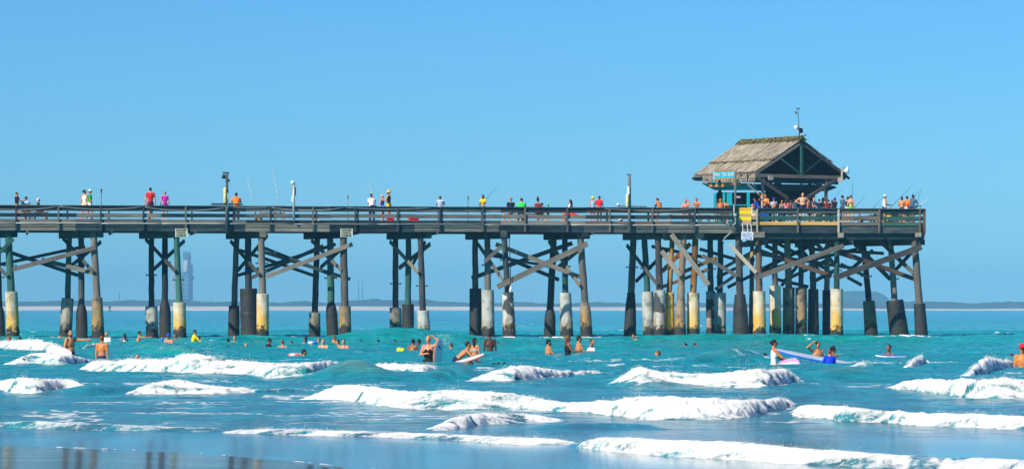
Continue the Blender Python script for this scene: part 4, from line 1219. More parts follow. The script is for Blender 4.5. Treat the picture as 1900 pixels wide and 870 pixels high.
# ------------------------------------------------------------------ hut
def build_hut():
    Yap = 203.0
    A = at(1487, 262, Yap)                    # gable apex
    EL = at(1396, 323, 201.0)                 # near left eave corner
    g = Vector((EL.x - A.x, EL.y - A.y, 0))   # half span to the left
    rdir = Vector((g.y, -g.x, 0)).normalized()
    if rdir.y < 0: rdir = -rdir               # towards the far end
    # length so that the far ridge end shows in column 1374
    k = (1374 - 950) / F
    t = (k * A.y - A.x) / (rdir.x - k * rdir.y)
    L = t
    drop = A.z - EL.z
    gl = g.normalized(); W = g.length
    base = Vector((A.x, A.y, 0)) + rdir * (L / 2)
    hut = empty('thatched_hut', (base.x, base.y, Z_FLOOR)); tag(hut, 'open thatched-roof bar hut with turquoise posts on the wide end of the pier', 'hut')

    def q(u, v, z):
        """u along the ridge from the near gable, v across (positive = left), z height"""
        p = Vector((A.x, A.y, 0)) + rdir * u + gl * v
        return Vector((p.x, p.y, z))
    thatch, nt, b = newmat('dry_palm_thatch')
    tc = N(nt, 'ShaderNodeTexCoord').outputs['Object']
    n1 = noise_(nt, tc, 1.0, 5, .65, (2.0, 14, 2.0))
    n2 = noise_(nt, tc, 1.2, 4, .6)
    n3 = noise_(nt, tc, 1.0, 2, .5, (1.0, 40, 1.0))
    col = ramp(nt, math_(nt, 'ADD', math_(nt, 'ADD', math_(nt, 'MULTIPLY', n1, .50), math_(nt, 'MULTIPLY', n2, .12)), math_(nt, 'MULTIPLY', n3, .40)), [(.38, (.06, .05, .04)), (.48, (.24, .205, .155)), (.56, (.40, .35, .265)), (.68, (.66, .58, .45))])
    nt.links.new(col, b.inputs['Base Color']); b.inputs['Roughness'].default_value = .95
    bump_(nt, b, n1, .6, .03)
    moss, nt, b = newmat('mossy_thatch')
    tc = N(nt, 'ShaderNodeTexCoord').outputs['Object']
    nt.links.new(ramp(nt, noise_(nt, tc, 9, 4, .7), [(.35, (.05, .045, .015)), (.55, (.19, .17, .05)), (.7, (.36, .30, .10))]), b.inputs['Base Color']); b.inputs['Roughness'].default_value = 1
    rr = random.Random(12)
    over_g, over_e = .0, .0
    for side in (1, -1):
        # local frame: x across the strips (along ridge), y..., built in world then parented
        M = Matrix.Identity(4)
        sl = (gl * side * W + Vector((0, 0, -drop))).normalized()
        nrm = sl.cross(rdir) if side == 1 else rdir.cross(sl)
        if nrm.z < 0: nrm = -nrm
        SL = math.hypot(W, drop)
        for i in range(3):
            M[i][0] = sl[i]; M[i][1] = rdir[i]; M[i][2] = nrm[i]
        M.translation = q(0, 0, A.z)
        mb = MB()
        for s0, s1, lift in ((-.02, .61, .07), (.54, .945, .0)):
            n = 112
            for i in range(n):
                y0 = L * i / n - .0; w = L / n * 1.25
                a = s0 * SL + rr.uniform(-.04, .04); e = s1 * SL + rr.uniform(-.06, .06)
                th = rr.uniform(.03, .05); zz = lift + rr.uniform(-.01, .03)
                tilt = rr.uniform(-.05, .05)
                pts = [(a, y0, zz), (a, y0 + w, zz + .012), (e, y0 + w + tilt, zz + .02 + rr.uniform(-.01, .02)), (e, y0 + tilt, zz + rr.uniform(-.01, .02))]
                vs = [Vector(p) for p in pts] + [Vector(p) + Vector((0, 0, th)) for p in pts]
                # the middle of the strip is a little arched
                mb.add(vs, [(0, 3, 2, 1), (4, 5, 6, 7), (0, 1, 5, 4), (1, 2, 6, 5), (2, 3, 7, 6), (3, 0, 4, 7)])
        mb.build('roof_slope', thatch, hut, M=M)
        # ragged moss line where the courses overlap
        mb = MB()
        for i in range(90):
            y = rr.uniform(0, L); x = .615 * SL + rr.uniform(-.05, .05)
            mb.beam((x - .10, y, .13), (x + rr.uniform(.05, .16), y + rr.uniform(-.05, .05), .12 + rr.uniform(-.02, .03)), .04, .02)
        mb.build('moss_line', moss, hut, M=M)
        # boarding under the thatch
        mb = MB(); mb.box((SL / 2, L / 2, -.05), (SL * .98, L * .99, .04)); mb.build('roof_boards', WD, hut, M=M)
        for u in (.02, L * .33, L * .66, L - .02):
            timber('rafter', q(u, 0, A.z - .13), q(u, side * W, EL.z - .11), .09, .14, WOODS['G' if u < .1 else 'D'], hut)
    # ridge cap
    mb = MB()
    for i in range(620):
        u = rr.uniform(-.12, L + .1); sd = rr.choice((-1, 1)); v = rr.uniform(0, .1) * sd
        p = q(u, v, A.z + .17 + rr.uniform(-.03, .07)); e = q(u + rr.uniform(-.12, .12), v + sd * rr.uniform(.12, .36), A.z + .10 - rr.uniform(.0, .20))
        if rr.random() < .3: e = q(u + rr.uniform(-.10, .10), v + sd * .05, A.z + .27 + rr.uniform(-.02, .06))
        mb.beam(p, e, .06, .035)
    mb.build('ridge_cap', moss, hut)
    for e in ((-.25, .15), (-.25, -.15)):
        timber('ridge_stick', q(.2, -e[1] * .5, A.z + .12), q(-.28, e[1], A.z + .36), .05, .05, WD, hut)
    mb = MB(); th = .04
    tri = [q(L * .97, W * .93, EL.z - .05), q(L * .97, -W * .93, EL.z - .05), q(L * .97, 0, A.z - .08)]
    mb.add(tri + [p + rdir * th for p in tri], [(0, 1, 2), (5, 4, 3), (0, 3, 4, 1), (1, 4, 5, 2), (2, 5, 3, 0)]); mb.build('gable_boards', WD, hut)
    # gable truss at the near end, posts
    zb = EL.z - .08
    zdk = Z_FLOOR
    timber('tie_beam', q(.0, W * 1.0, zb), q(.0, -W * .86, zb), .14, .20, WG, hut)
    timber('tie_beam', q(.12, W * .95, zb - .28), q(.12, -W * .78, zb - .28), .14, .22, WD, hut)
    timber('tie_beam', q(L, W * .95, zb), q(L, -W * .95, zb), .14, .26, WD, hut)
    timber('king_post', q(-.02, 0, A.z - .22), q(-.02, 0, zb + .1), .12, .16, WT, hut, up=gl)
    timber('strut', q(-.03, W * .42, A.z - drop * .42 - .25), q(-.03, .06, zb + .14), .08, .10, WT, hut)
    timber('strut', q(-.03, -W * .40, A.z - drop * .42 - .22), q(-.03, -.06, zb + .14), .08, .10, WT, hut)
    timber('plate', q(0, W * .9, zb + .0), q(L, W * .9, zb + .0), .14, .22, WD, hut)
    timber('plate', q(0, -W * .9, zb + .0), q(L, -W * .9, zb + .0), .14, .22, WD, hut)
    posts = [(.05, W * .78, 'P'), (.05, -W * .52, 'G'), (L - .1, W * .45, 'D'), (L - .1, -W * .8, 'D'), (L * .5, -W * .82, 'D'), (L * .5, .0, 'D')]
    for u, v, kk in posts:
        timber('post', q(u, v, zdk), q(u, v, zb), .15, .15, WOODS[kk], hut, up=gl)
    # knee braces of the near frame
    def onp(px, py, off=-.02):
        """point on the near gable plane under a photo position"""
        kx = (px - 950) / F
        v = (kx * (A.y + rdir.y * off) - (A.x + rdir.x * off)) / (gl.x - kx * gl.y)
        p = q(off, v, 0)
        return Vector((p.x, p.y, zof(py, p.y)))
    for x0, y0, x1, y1, w, off in ((1406, 331, 1462, 368, .20, -.04), (1420, 352, 1462, 330, .16, .12), (1494, 329, 1530, 349, .18, .12), (1498, 367, 1552, 334, .20, -.04)):
        timber('knee_brace', onp(x0, y0, off), onp(x1, y1, off), .09, w, WG, hut)
    timber('prop', pp(1373, 328, .7), pp(1409, 362, .9), .06, .07, WP, hut)
    # fittings on the frame
    mb = MB(); mb.box((0, 0, 0), (.34, .04, .24)); o = mb.build('notice_plate', plain('pale_plate', (.50, .48, .38), .6), hut, M=Matrix.Translation(onp(1430, 330, -.12)) @ frame(gl))
    mb = MB(); mb.box((0, 0, 0), (.10, .12, .55)); mb.box((-.16, 0, -.36), (.42, .16, .24)); mb.build('junction_box', plain('pale_grey_box', (.42, .40, .34), .6), hut, M=Matrix.Translation(onp(1562, 322, -.14)))
    # bar counter building inside
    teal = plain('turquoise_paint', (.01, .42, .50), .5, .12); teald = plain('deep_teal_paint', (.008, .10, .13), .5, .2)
    oran = plain('orange_fascia_paint', (.80, .30, .02), .5, .1)
    # canopy fascia: turquoise sloping slab on two sides with orange boards
    c0 = pp(1304, 342, 3.4); c1 = pp(1400, 349, 3.0); c2 = pp(1551, 349, 5.4)
    def sheet(name, pts, th, mat):
        pts = [Vector(p) for p in pts]; n = (pts[1] - pts[0]).cross(pts[2] - pts[0]).normalized() * th
        mb = MB(); vs = pts + [p + n for p in pts]; k_ = len(pts)
        fs = [tuple(range(k_))[::-1], tuple(range(k_, 2 * k_))] + [(i, (i + 1) % k_, k_ + (i + 1) % k_, k_ + i) for i in range(k_)]
        mb.add(vs, fs); return mb.build(name, mat, hut)
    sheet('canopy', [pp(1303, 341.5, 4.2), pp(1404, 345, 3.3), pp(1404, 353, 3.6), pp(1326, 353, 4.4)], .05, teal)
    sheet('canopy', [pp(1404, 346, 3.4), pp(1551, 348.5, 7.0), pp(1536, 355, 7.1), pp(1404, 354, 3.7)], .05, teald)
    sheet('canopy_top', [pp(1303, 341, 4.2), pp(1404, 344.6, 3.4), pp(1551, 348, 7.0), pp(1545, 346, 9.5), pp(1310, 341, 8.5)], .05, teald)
    timber('orange_board', pp(1313, 344, 4.0), pp(1343, 344, 3.7), .05, .17, oran, hut)
    timber('orange_board', pp(1342, 341, 3.7), pp(1374, 341, 3.4), .05, .17, oran, hut)
    timber('canopy_edge', pp(1303, 339, 4.2), pp(1400, 342, 3.3), .05, .07, plain('salmon_trim', (.5, .2, .13), .6), hut)
    timber('canopy_edge', pp(1404, 346, 3.35), pp(1551, 348.7, 6.9), .06, .07, WG, hut)
    # tattered thatch skirt under the left eave
    mb = MB()
    for i in range(150):
        px = rr.uniform(1306, 1402); d = 3.8 - (px - 1306) / 96 * .9
        p = pp(px, rr.uniform(322, 329), d); e = pp(px + rr.uniform(-2, 2), rr.uniform(330, 338), d - .05)
        mb.beam(p, e, .07, .02)
    mb.build('thatch_skirt', thatch, hut)
    for px, w in ((1326.5, 5.5), (1343.5, 4), (1351, 3), (1356, 5), (1388.5, 8)):
        p = pz(px, 0, 4.1 - (px - 1326) / 62 * .5)
        timber('bar_post', Vector((p.x, p.y, Z_FLOOR)), Vector((p.x, p.y, 8.15)), .14, w * p.y / F, teal, hut, up=PV3)
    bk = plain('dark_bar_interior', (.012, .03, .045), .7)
    M_ = frame(PU3)
    def wallbox(px0, px1, d, z0, z1, mat, name, th=.08):
        a = pz(px0, (z0 + z1) / 2, d); b_ = pz(px1, (z0 + z1) / 2, d)
        return timber(name, a, b_, th, z1 - z0, mat, hut, bev=.004)
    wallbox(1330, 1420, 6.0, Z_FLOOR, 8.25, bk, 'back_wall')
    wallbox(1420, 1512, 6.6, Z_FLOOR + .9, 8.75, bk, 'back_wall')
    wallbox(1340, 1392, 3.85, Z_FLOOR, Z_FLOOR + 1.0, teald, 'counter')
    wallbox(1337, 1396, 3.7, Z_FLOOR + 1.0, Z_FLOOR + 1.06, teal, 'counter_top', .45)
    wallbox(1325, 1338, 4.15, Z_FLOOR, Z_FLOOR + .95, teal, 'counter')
    wallbox(1329, 1341, 4.6, Z_FLOOR + .9, 8.1, plain('maroon_panel', (.06, .018, .02), .7), 'shutter')
    wallbox(1360, 1376, 4.6, Z_FLOOR + 1.0, 8.0, plain('wine_panel', (.10, .012, .02), .7), 'shutter')
    wallbox(1366, 1374, 3.6, 7.85, 7.97, plain('pink_card', (.55, .35, .42), .7), 'menu_card', .02)
    wallbox(1454, 1471, 5.9, 7.72, 7.86, plain('dim_red_menu', (.35, .12, .14), .7), 'menu_board', .03)
    wallbox(1464, 1470, 5.8, 7.35, 7.62, plain('pale_screen', (.35, .60, .75), .5), 'menu_card', .02)
    wallbox(1485, 1489, .5 + 6, 8.45, 8.85, plain('pale_screen', (.35, .60, .75), .5), 'menu_card', .02)
    # flood lamp at the right eave
    p = at(1571.5, 314, 201.5)
    r = empty('flood_lamp', p); tag(r, 'white bell-shaped flood lamp on the right eave corner of the hut', 'lamp')
    mb = MB(); mb.lathe((0, 0, 0), [(.17, -.18), (.16, -.12), (.10, .02), (.06, .12), (.04, .16)], 16, M=Matrix.Rotation(.25, 3, 'Y')); mb.build('lamp_shade', WHITEP, r, True, Matrix.Translation(p))
    mb = MB(); mb.lathe((0, 0, -.1), [(.03, -.09), (.08, -.06), (.08, .02)], 10); mb.build('bulb', plain('glass_bulb', (.5, .5, .45), .1), r, True, Matrix.Translation(p))
    mb = MB(); mb.tube([Vector((0, 0, .12)), Vector((-.15, .05, .14)), Vector((-.2, .1, -.35))], .02, 6); mb.build('arm', STEEL_DARK, r, True, Matrix.Translation(p))
    # weather station on the ridge
    p = q(-.05, .02, A.z + .1)
    r = empty('weather_station', p); tag(r, 'weather mast with wind cups, white box and small solar panel on the hut ridge', 'weather mast')
    def at2(px, py): return at(px, py, p.y - .1)
    a = at2(1483.5, 258); b_ = at2(1480.5, 204)
    mb = MB(); mb.tube([a - p, b_ - p], [.03, .02], 8); mb.build('mast', WB, r, True, Matrix.Translation(p))
    c = at2(1480.8, 201.5)
    mb = MB()
    for kx in range(3):
        an = kx * 2.094 + .4; e = Vector((math.cos(an) * .10, math.sin(an) * .10, 0))
        mb.tube([c - p, c - p + e], .008, 4); mb.lathe(c - p + e, [(.01, -.035), (.04, 0), (.01, .035)], 8)
    mb.tube([c - p + Vector((0, 0, -.16)), c - p + Vector((0, 0, .02))], .022, 6)
    mb.build('wind_cups', BLACKP, r, True, Matrix.Translation(p))
    c = at2(1476.5, 208.5)
    mb = MB(); mb.tube([c - p, at2(1480.8, 212) - p], .012, 5); mb.box(c - p, (.09, .02, .09)); mb.lathe(c - p + Vector((.05, 0, -.06)), [(.01, -.05), (.045, 0), (.01, .05)], 8)
    mb.build('wind_vane', BLACKP, r, True, Matrix.Translation(p))
    c = at2(1477, 236.5); mb = MB(); mb.lathe(c - p, [(.09, -.11), (.11, -.08), (.11, .06), (.07, .11)], 12); mb.build('sensor_box', WHITEP, r, True, Matrix.Translation(p))
    c = at2(1486.3, 242.5)
    Mx = Matrix.Translation(c) @ Matrix.Rotation(-.18, 4, 'Y')
    mb = MB(); mb.box((-.03, .05, 0), (.26, .05, .40)); mb.build('panel_frame', WHITEP, r, M=Mx)
    mb = MB(); mb.box((.01, .015, .01), (.19, .02, .30)); mb.build('solar_panel', plain('solar_cells', (.006, .012, .035), .15), r, M=Mx)
    # stay wire thin aerial above roof
    return hut


def build_far_things():
    steel = plain('far_tower_steel', (.05, .07, .09), .8); pale = plain('far_tower_pale', (.42, .45, .48), .8)
    Y = 3230.0; s = Y / F
    def X(px): return (px - 950) * s
    def Zp(py): return H + (HZ - py) * s
    r = empty('launch_tower', (X(350), Y, 2)); tag(r, 'hazy lattice launch tower with solid right shaft on the far shore', 'tower')
    def box(name, x0, x1, y0, y1, dy, mat, yo=0, par=None):
        mb = MB(); mb.box(((X(x0) + X(x1)) / 2, Y + yo, (Zp(y0) + Zp(y1)) / 2), (abs(X(x1) - X(x0)), dy, abs(Zp(y0) - Zp(y1)))); return mb.build(name, mat, par or r)
    def lattice(name, x0, x1, y0, y1, n, w, mat, par, dy=4.0):
        mb = MB(); a, b = X(x0), X(x1); z0, z1 = Zp(y1), Zp(y0)
        for yy in (Y - dy / 2, Y + dy / 2):
            for xx in (a, b): mb.beam((xx, yy, z0), (xx, yy, z1), w, w)
            for i in range(n):
                za = z0 + (z1 - z0) * i / n; zb = z0 + (z1 - z0) * (i + 1) / n
                mb.beam((a, yy, za), (b, yy, zb), w * .7, w * .7); mb.beam((b, yy, za), (a, yy, zb), w * .7, w * .7); mb.beam((a, yy, zb), (b, yy, zb), w, w)
        return mb.build(name, mat, par)
    box('shaft', 351.5, 357.5, 491, 557, 4, steel)
    box('shaft_block', 357.5, 360, 512, 518, 3, steel)
    lattice('frame', 339.5, 351, 506, 557, 7, .7, steel, r)
    lattice('mast', 341, 352.5, 468, 482, 3, .6, steel, r, 3)
    lattice('upper_frame', 350, 353.5, 475, 492, 4, .5, steel, r, 2)
    box('platform', 339, 352, 505, 508, 5, steel)
    r2 = empty('rocket_stage', (X(346), Y - 3, Zp(506))); tag(r2, 'pale rounded rocket body standing on the launch tower frame', 'rocket')
    mb = MB(); mb.lathe((X(346), Y - .2, Zp(505)), [(2.3, 0), (2.5, .4), (2.5, 7.5), (2.0, 9.5), (.9, 11)], 16); mb.build('body', pale, r2, True)
    mb = MB(); mb.lathe((X(346), Y - .2, Zp(505)), [(.6, 11.0), (.55, 13.5), (.1, 14.5)], 10); mb.build('nose', steel, r2, True)
    r3 = empty('service_tower', (X(322), Y, 2)); tag(r3, 'paler open lattice service tower left of the launch tower', 'tower')
    lattice('frame', 317, 328, 505, 557, 8, .45, pale, r3)
    lattice('leg_frame', 320, 325, 480, 505, 5, .35, pale, r3)
    for px, y, lab in ((665.5, 518, 'left one of two thin radio masts far behind the pier'), (672.5, 520, 'right one of two thin radio masts far behind the pier'), (222, 540, 'short thin radio mast on the far shore at the left')):
        rr_ = empty('radio_mast', (X(px), Y, 2)); tag(rr_, lab, 'mast', 'radio masts on the far shore')
        mb = MB(); mb.tube([(X(px), Y, 2), (X(px), Y, Zp(y))], [.35, .2], 6); mb.build('pole', steel, rr_)
        mb = MB()
        for k in range(6): mb.box((X(px), Y, 2 + (Zp(y) - 2) * (k + 1) / 6.2), (1.1, 1.1, .25))
        mb.build('crossbar', steel, rr_)
    # channel marker
    Yb = 1900.0; c = at(203.5, 576, Yb); z0 = 0
    rb = empty('channel_marker', (c.x, Yb, z0)); tag(rb, 'dark channel marker buoy standing in the sea before the far shore', 'buoy')
    mb = MB(); mb.lathe((0, 0, 0), [(.9, -.5), (1.2, .2), (.9, .6), (.35, .8), (.3, 1.6)], 12); mb.build('float', steel, rb, True, Matrix.Translation((c.x, Yb, 0)))
    mb = MB(); mb.box((0, 0, 2.3), (1.4, .6, 1.3)); mb.build('topmark', steel, rb, M=Matrix.Translation((c.x, Yb, 0)))
# ------------------------------------------------------------------ people
TMP = bpy.data.scenes.new('tmp')


def _sph_ring(c, R, rx, ry, rz, n=12, m=8):
    vs = []; fs = []
    for j in range(1, m):
        th = math.pi * j / m
        for k in range(n):
            a = 2 * math.pi * k / n
            vs.append(c + R @ Vector((rx * math.sin(th) * math.cos(a), ry * math.sin(th) * math.sin(a), rz * math.cos(th))))
    vs.append(c + R @ Vector((0, 0, rz))); vs.append(c + R @ Vector((0, 0, -rz)))
    T = (m - 1) * n
    for j in range(m - 2):
        for k in range(n): fs.append((j * n + k, (j + 1) * n + k, (j + 1) * n + (k + 1) % n, j * n + (k + 1) % n))
    for k in range(n):
        fs.append((T, k, (k + 1) % n)); fs.append((T + 1, (m - 2) * n + (k + 1) % n, (m - 2) * n + k))
    return vs, fs


def prim_geo(p):
    if p[0] == 'e':
        return _sph_ring(p[1], p[3] if len(p) > 3 else Matrix.Identity(3), *p[2])
    _, a, b, r0, r1 = p[:5]
    d = (b - a); L = d.length; M = frame(d).to_3x3()
    n = 12; rings = []
    prof = []
    if p[0] == 'c':
        for j in range(4):
            t = math.pi / 2 * j / 4; prof.append((-r0 * math.cos(t), max(r0 * math.sin(t), r0 * .02)))
        prof += [(0, r0), (L, r1)]
        for j in range(1, 5):
            t = math.pi / 2 * j / 4; prof.append((L + r1 * math.sin(t), max(r1 * math.cos(t), r1 * .02)))
    else:
        prof = [(0, r0), (L, r1)]
    vs = []
    for x, r in prof:
        for k in range(n):
            t = 2 * math.pi * k / n
            vs.append(a + M @ Vector((x, r * math.cos(t), r * math.sin(t))))
    fs = []
    for i in range(len(prof) - 1):
        for k in range(n): fs.append((i * n + k, i * n + (k + 1) % n, (i + 1) * n + (k + 1) % n, (i + 1) * n + k))
    fs.append(tuple(range(n))[::-1]); fs.append(tuple((len(prof) - 1) * n + k for k in range(n)))
    return vs, fs


def blob(prims, voxel, iters=3):
    """union of the primitives as one smooth closed surface"""
    mb = MB()
    for p in prims: mb.add(*prim_geo(p))
    me = mb.mesh('blob')
    o = bpy.data.objects.new('blob', me); TMP.collection.objects.link(o)
    r = o.modifiers.new('r', 'REMESH'); r.mode = 'VOXEL'; r.voxel_size = voxel
    s = o.modifiers.new('s', 'SMOOTH'); s.iterations = iters; s.factor = .5
    TMP.view_layers[0].update()
    ev = o.evaluated_get(TMP.view_layers[0].depsgraph)
    em = ev.to_mesh()
    n = len(em.vertices); co = np.empty(n * 3, np.float32); em.vertices.foreach_get('co', co)
    fs = [tuple(p.vertices) for p in em.polygons]
    ev.to_mesh_clear()
    bpy.data.objects.remove(o); bpy.data.meshes.remove(me)
    return [tuple(v) for v in co.reshape(-1, 3)], fs


SKIN = {}
for k, c in {'light': (.70, .36, .21), 'pink': (.72, .27, .16), 'tan': (.58, .24, .10), 'orange': (.66, .22, .055), 'brown': (.30, .11, .05), 'dark': (.10, .040, .020)}.items():
    SKIN[k] = plain('skin_' + k, c, .45, .10, 9.0, spec=.35)
HAIR = {k: plain('hair_' + k, c, .55, .3, 25, bump=.5) for k, c in {'black': (.008, .008, .010), 'brown': (.045, .022, .012), 'grey': (.22, .21, .20), 'white': (.70, .69, .66), 'blond': (.50, .34, .12), 'auburn': (.20, .06, .02), 'ginger': (.42, .17, .03)}.items()}
EYE = plain('eye_white', (.75, .74, .72), .3); PUP = plain('dark_iris', (.015, .01, .008), .2); LIP = plain('lips', (.35, .08, .07), .5)
CLR = {'black': (.010, .011, .014), 'navy': (.008, .02, .09), 'lightblue': (.30, .60, .90), 'white': (.80, .80, .80), 'green': (.01, .36, .03), 'lime': (.02, .80, .10), 'red': (.72, .012, .03), 'magenta': (.70, .01, .42), 'orange': (.90, .22, .01),
       'blue': (.01, .08, .62), 'royal': (.0, .05, .85), 'yellow': (.86, .74, .01), 'gold': (.85, .50, .01), 'khaki': (.36, .28, .16), 'grey': (.18, .20, .22), 'jean': (.06, .26, .48), 'teal': (.01, .32, .34), 'maroon': (.18, .01, .03), 'pink': (.85, .25, .35), 'steel': (.05, .13, .22), 'dgreen': (.01, .16, .06), 'floral': (.45, .52, .70), 'peach': (.85, .45, .25)}


def cloth(c):
    return plain('fabric_' + c, CLR[c], .8, .08, 12, bump=.3)


def striped():
    if 'st' in _pc: return _pc['st']
    m, nt, b = newmat('striped_fabric')
    tc = N(nt, 'ShaderNodeTexCoord').outputs['Object']; sp = N(nt, 'ShaderNodeSeparateXYZ'); nt.links.new(tc, sp.inputs[0])
    w = math_(nt, 'FRACT', math_(nt, 'MULTIPLY', sp.outputs[2], 9.0))
    nt.links.new(ramp(nt, w, [(.48, (.75, .80, .85)), (.52, (.02, .12, .40))]), b.inputs['Base Color']); b.inputs['Roughness'].default_value = .8
    _pc['st'] = m
    return m


ARMS = {
    'hang': ((.14, .02, -1), (.05, .16, -1)),
    'rail': ((.30, .55, -.70), (-.30, .95, .0)),
    'hips': ((.78, -.25, -.62), (-.80, .30, -.52)),
    'face': ((.45, .75, -.15), (-.60, .10, 1.0)),
    'head': ((.85, .25, .45), (-.75, .05, .55)),
    'point': ((.35, .95, -.02), (.05, 1, .06)),
    'side': ((1, .15, -.12), (.95, .2, .08)),
    'front': ((.12, .45, -.9), (-.25, 1, .05)),
    'low': ((.20, .62, -.75), (-.1, .85, -.45)),
    'lap': ((.12, .35, -.95), (-.15, .9, -.12)),
    'swim': ((.22, .45, -.85), (.05, .85, -.1)),
    'hold': ((.30, .20, -.95), (-.75, .60, .12)),
    'down': ((.30, -.05, -1), (.12, .30, -1)),
    'back': ((.30, -.45, -.85), (.10, -.1, -1)),
}
LEGS = {
    'stand': [((.06, .0, -1), (.02, -.04, -1)), ((.06, .0, -1), (.02, -.04, -1))],
    'walk': [((.03, .28, -1), (.0, -.05, -1)), ((.03, -.20, -1), (.0, -.35, -1))],
    'sit': [((.16, 1, -.03), (.02, -.05, -1)), ((.16, 1, -.03), (.02, .10, -1))],
    'tread': [((.20, .45, -1), (.0, -.40, -1)), ((.22, .20, -1), (.0, -.70, -1))],
    'float': [((.10, -.75, -.55), (.0, -.9, -.35)), ((.12, -.80, -.45), (.0, -.9, -.3))],
    'kneel': [((.15, .50, -1), (.0, -1, -.25)), ((.15, .40, -1), (.0, -1, -.25))],
}
GLASS = plain('dark_lenses', (.008, .008, .01), .1)


def person(label, px, top, where, yaw=180, lean=0, hp=0, hyaw=0, arms='hang', arm2=None, legs='stand', skin='tan', hair='short', hc='black',
           shirt=None, sc='white', pants='shorts', pc='navy', hat=None, hatc='white', beard=False, sex='m', fat=1.0, h=None, glasses=False, group=None, vox=None, d=None, dz=0.0):
    # ---------- pose
    def R3(deg, ax): return Matrix.Rotation(math.radians(deg), 3, ax)
    P = Vector((0, 0, .95)); TR = R3(-lean, 'X')
    T = lambda v: P + TR @ (Vector(v) - P)
    fem = sex == 'f'
    sw = .175 if not fem else .155
    SH = {s: T((s * sw, 0, 1.42)) for s in (-1, 1)}
    NB = T((0, -.01, 1.45))
    HR = R3(-(lean * .45 + hp), 'X') @ R3(hyaw, 'Z')
    HC = NB + R3(-(lean * .6 + hp * .7), 'X') @ Vector((0, .025, .185))
    aR, aL = ARMS[arms], ARMS[arm2 or arms]
    joints = {}
    for s, a in ((1, aR), (-1, aL)):       # s=+1 right hand side (+x) of the figure
        u = Vector((s * a[0][0], a[0][1], a[0][2])).normalized(); f = Vector((s * a[1][0], a[1][1], a[1][2])).normalized()
        E = SH[s] + u * .285; Wr = E + f * .25
        joints[s] = (E, Wr, f)
    HP = {s: P + Vector((s * .085, 0, -.04)) for s in (-1, 1)}
    lg = {}
    for i, s in enumerate((1, -1)):
        a = LEGS[legs][i]
        t = Vector((s * a[0][0], a[0][1], a[0][2])).normalized(); c = Vector((s * a[1][0], a[1][1], a[1][2])).normalized()
        K = HP[s] + t * .42; An = K + c * .40
        lg[s] = (K, An)
    zmin = min(min(lg[s][1].z for s in (-1, 1)) - .075, min(lg[s][0].z for s in (-1, 1)) - .06)
    ztop = HC.z + .125 + (.05 if hair in ('topknot',) else 0) + (.03 if hat in ('bucket',) else 0)
    body_h = ztop - zmin
    # ---------- placing and scale
    if where[0] == 'deck':
        p2 = pl(px, where[1]); Y = p2.y; zt = zof(top, Y); zf = Z_FLOOR + dz
        if zf == Z_FLOOR or True:
            sc_ = (zt - zf) / body_h
        sc_ = max(.55, min(1.10, sc_))
        loc = Vector((p2.x, p2.y, zf))
        z0 = zmin
    else:
        Y = where[1]; x = (px - 950) / F * Y; zt = zof(top, Y)
        bed = bed_z(Y)
        if legs in ('stand', 'walk') and h is None:
            sc_ = (zt - bed) / body_h
            sc_ = max(.62, min(1.08, sc_))
        else:
            sc_ = (h or 1.72) / 1.74
        loc = Vector((x, Y, zt - body_h * sc_)); z0 = zmin
        SEACHK.append((px, top, Y, label))
        if loc.z < bed and legs in ('stand',): pass
    if h is not None: sc_ = h / 1.74 if where[0] != 'deck' else sc_
    # ---------- body
    bf = fat
    tr = TR
    prims = []
    A = prims.append
    if fem:
        A(('e', T((0, 0, 1.27)), (.140 * bf, .095 * bf, .19), tr)); A(('e', T((0, .0, 1.09)), (.112 * bf, .085 * bf, .15), tr)); A(('e', T((0, -.01, .94)), (.155 * bf, .112 * bf, .13), tr))
        for s in (-1, 1): A(('e', T((s * .062, .075 * bf, 1.27)), (.055, .055, .060), tr))
    else:
        A(('e', T((0, 0, 1.28)), (.165 * bf, .105 * bf, .20), tr)); A(('e', T((0, .0 + .03 * (bf - 1), 1.08)), (.132 * bf, .095 * bf * bf, .17), tr)); A(('e', T((0, -.005, .95)), (.150 * bf, .105 * bf, .12), tr))
        for s in (-1, 1): A(('e', T((s * .075, .055, 1.31)), (.075, .05, .055), tr))
    ar = .92 if fem else 1.0
    for s in (-1, 1):
        A(('c', T((s * .05, -.01, 1.41)), SH[s], .062 * ar, .056 * ar))
        E, Wr, f = joints[s]
        A(('c', SH[s], E, .054 * ar * (bf * .5 + .5), .040 * ar)); A(('c', E, Wr, .041 * ar, .027 * ar))
        A(('c', Wr, Wr + f * .075, .026, .032))
        K, An = lg[s]
        A(('c', HP[s], K, .092 * (bf * .5 + .5), .058)); A(('c', K, An, .056, .038))
        A(('c', K + (An - K) * .15 + Vector((0, -.012, 0)), K + (An - K) * .5 + Vector((0, -.012, 0)), .05, .05))
        A(('c', An + Vector((0, -.03, -.04)), An + Vector((s * .02, .15, -.055)), .038, .026))
    A(('c', NB + Vector((0, 0, -.03)), HC + HR @ Vector((0, -.02, -.08)), .058 if not fem else .048, .052 if not fem else .044))
    A(('e', HC, (.073, .092, .112), HR)); A(('e', HC + HR @ Vector((0, .028, -.055)), (.055, .060, .062), HR))
    A(('c', HC + HR @ Vector((0, .088, .005)), HC + HR @ Vector((0, .106, -.026)), .010, .015))
    for s in (-1, 1): A(('e', HC + HR @ Vector((s * .075, -.005, -.01)), (.012, .022, .032), HR))
    S = sc_
    near = (Y < 150)
    v = vox or (.0125 if near else .017)
    vs, fs = blob(prims, v, 2)
    mb = MB(); mb.add(vs, fs, 0)
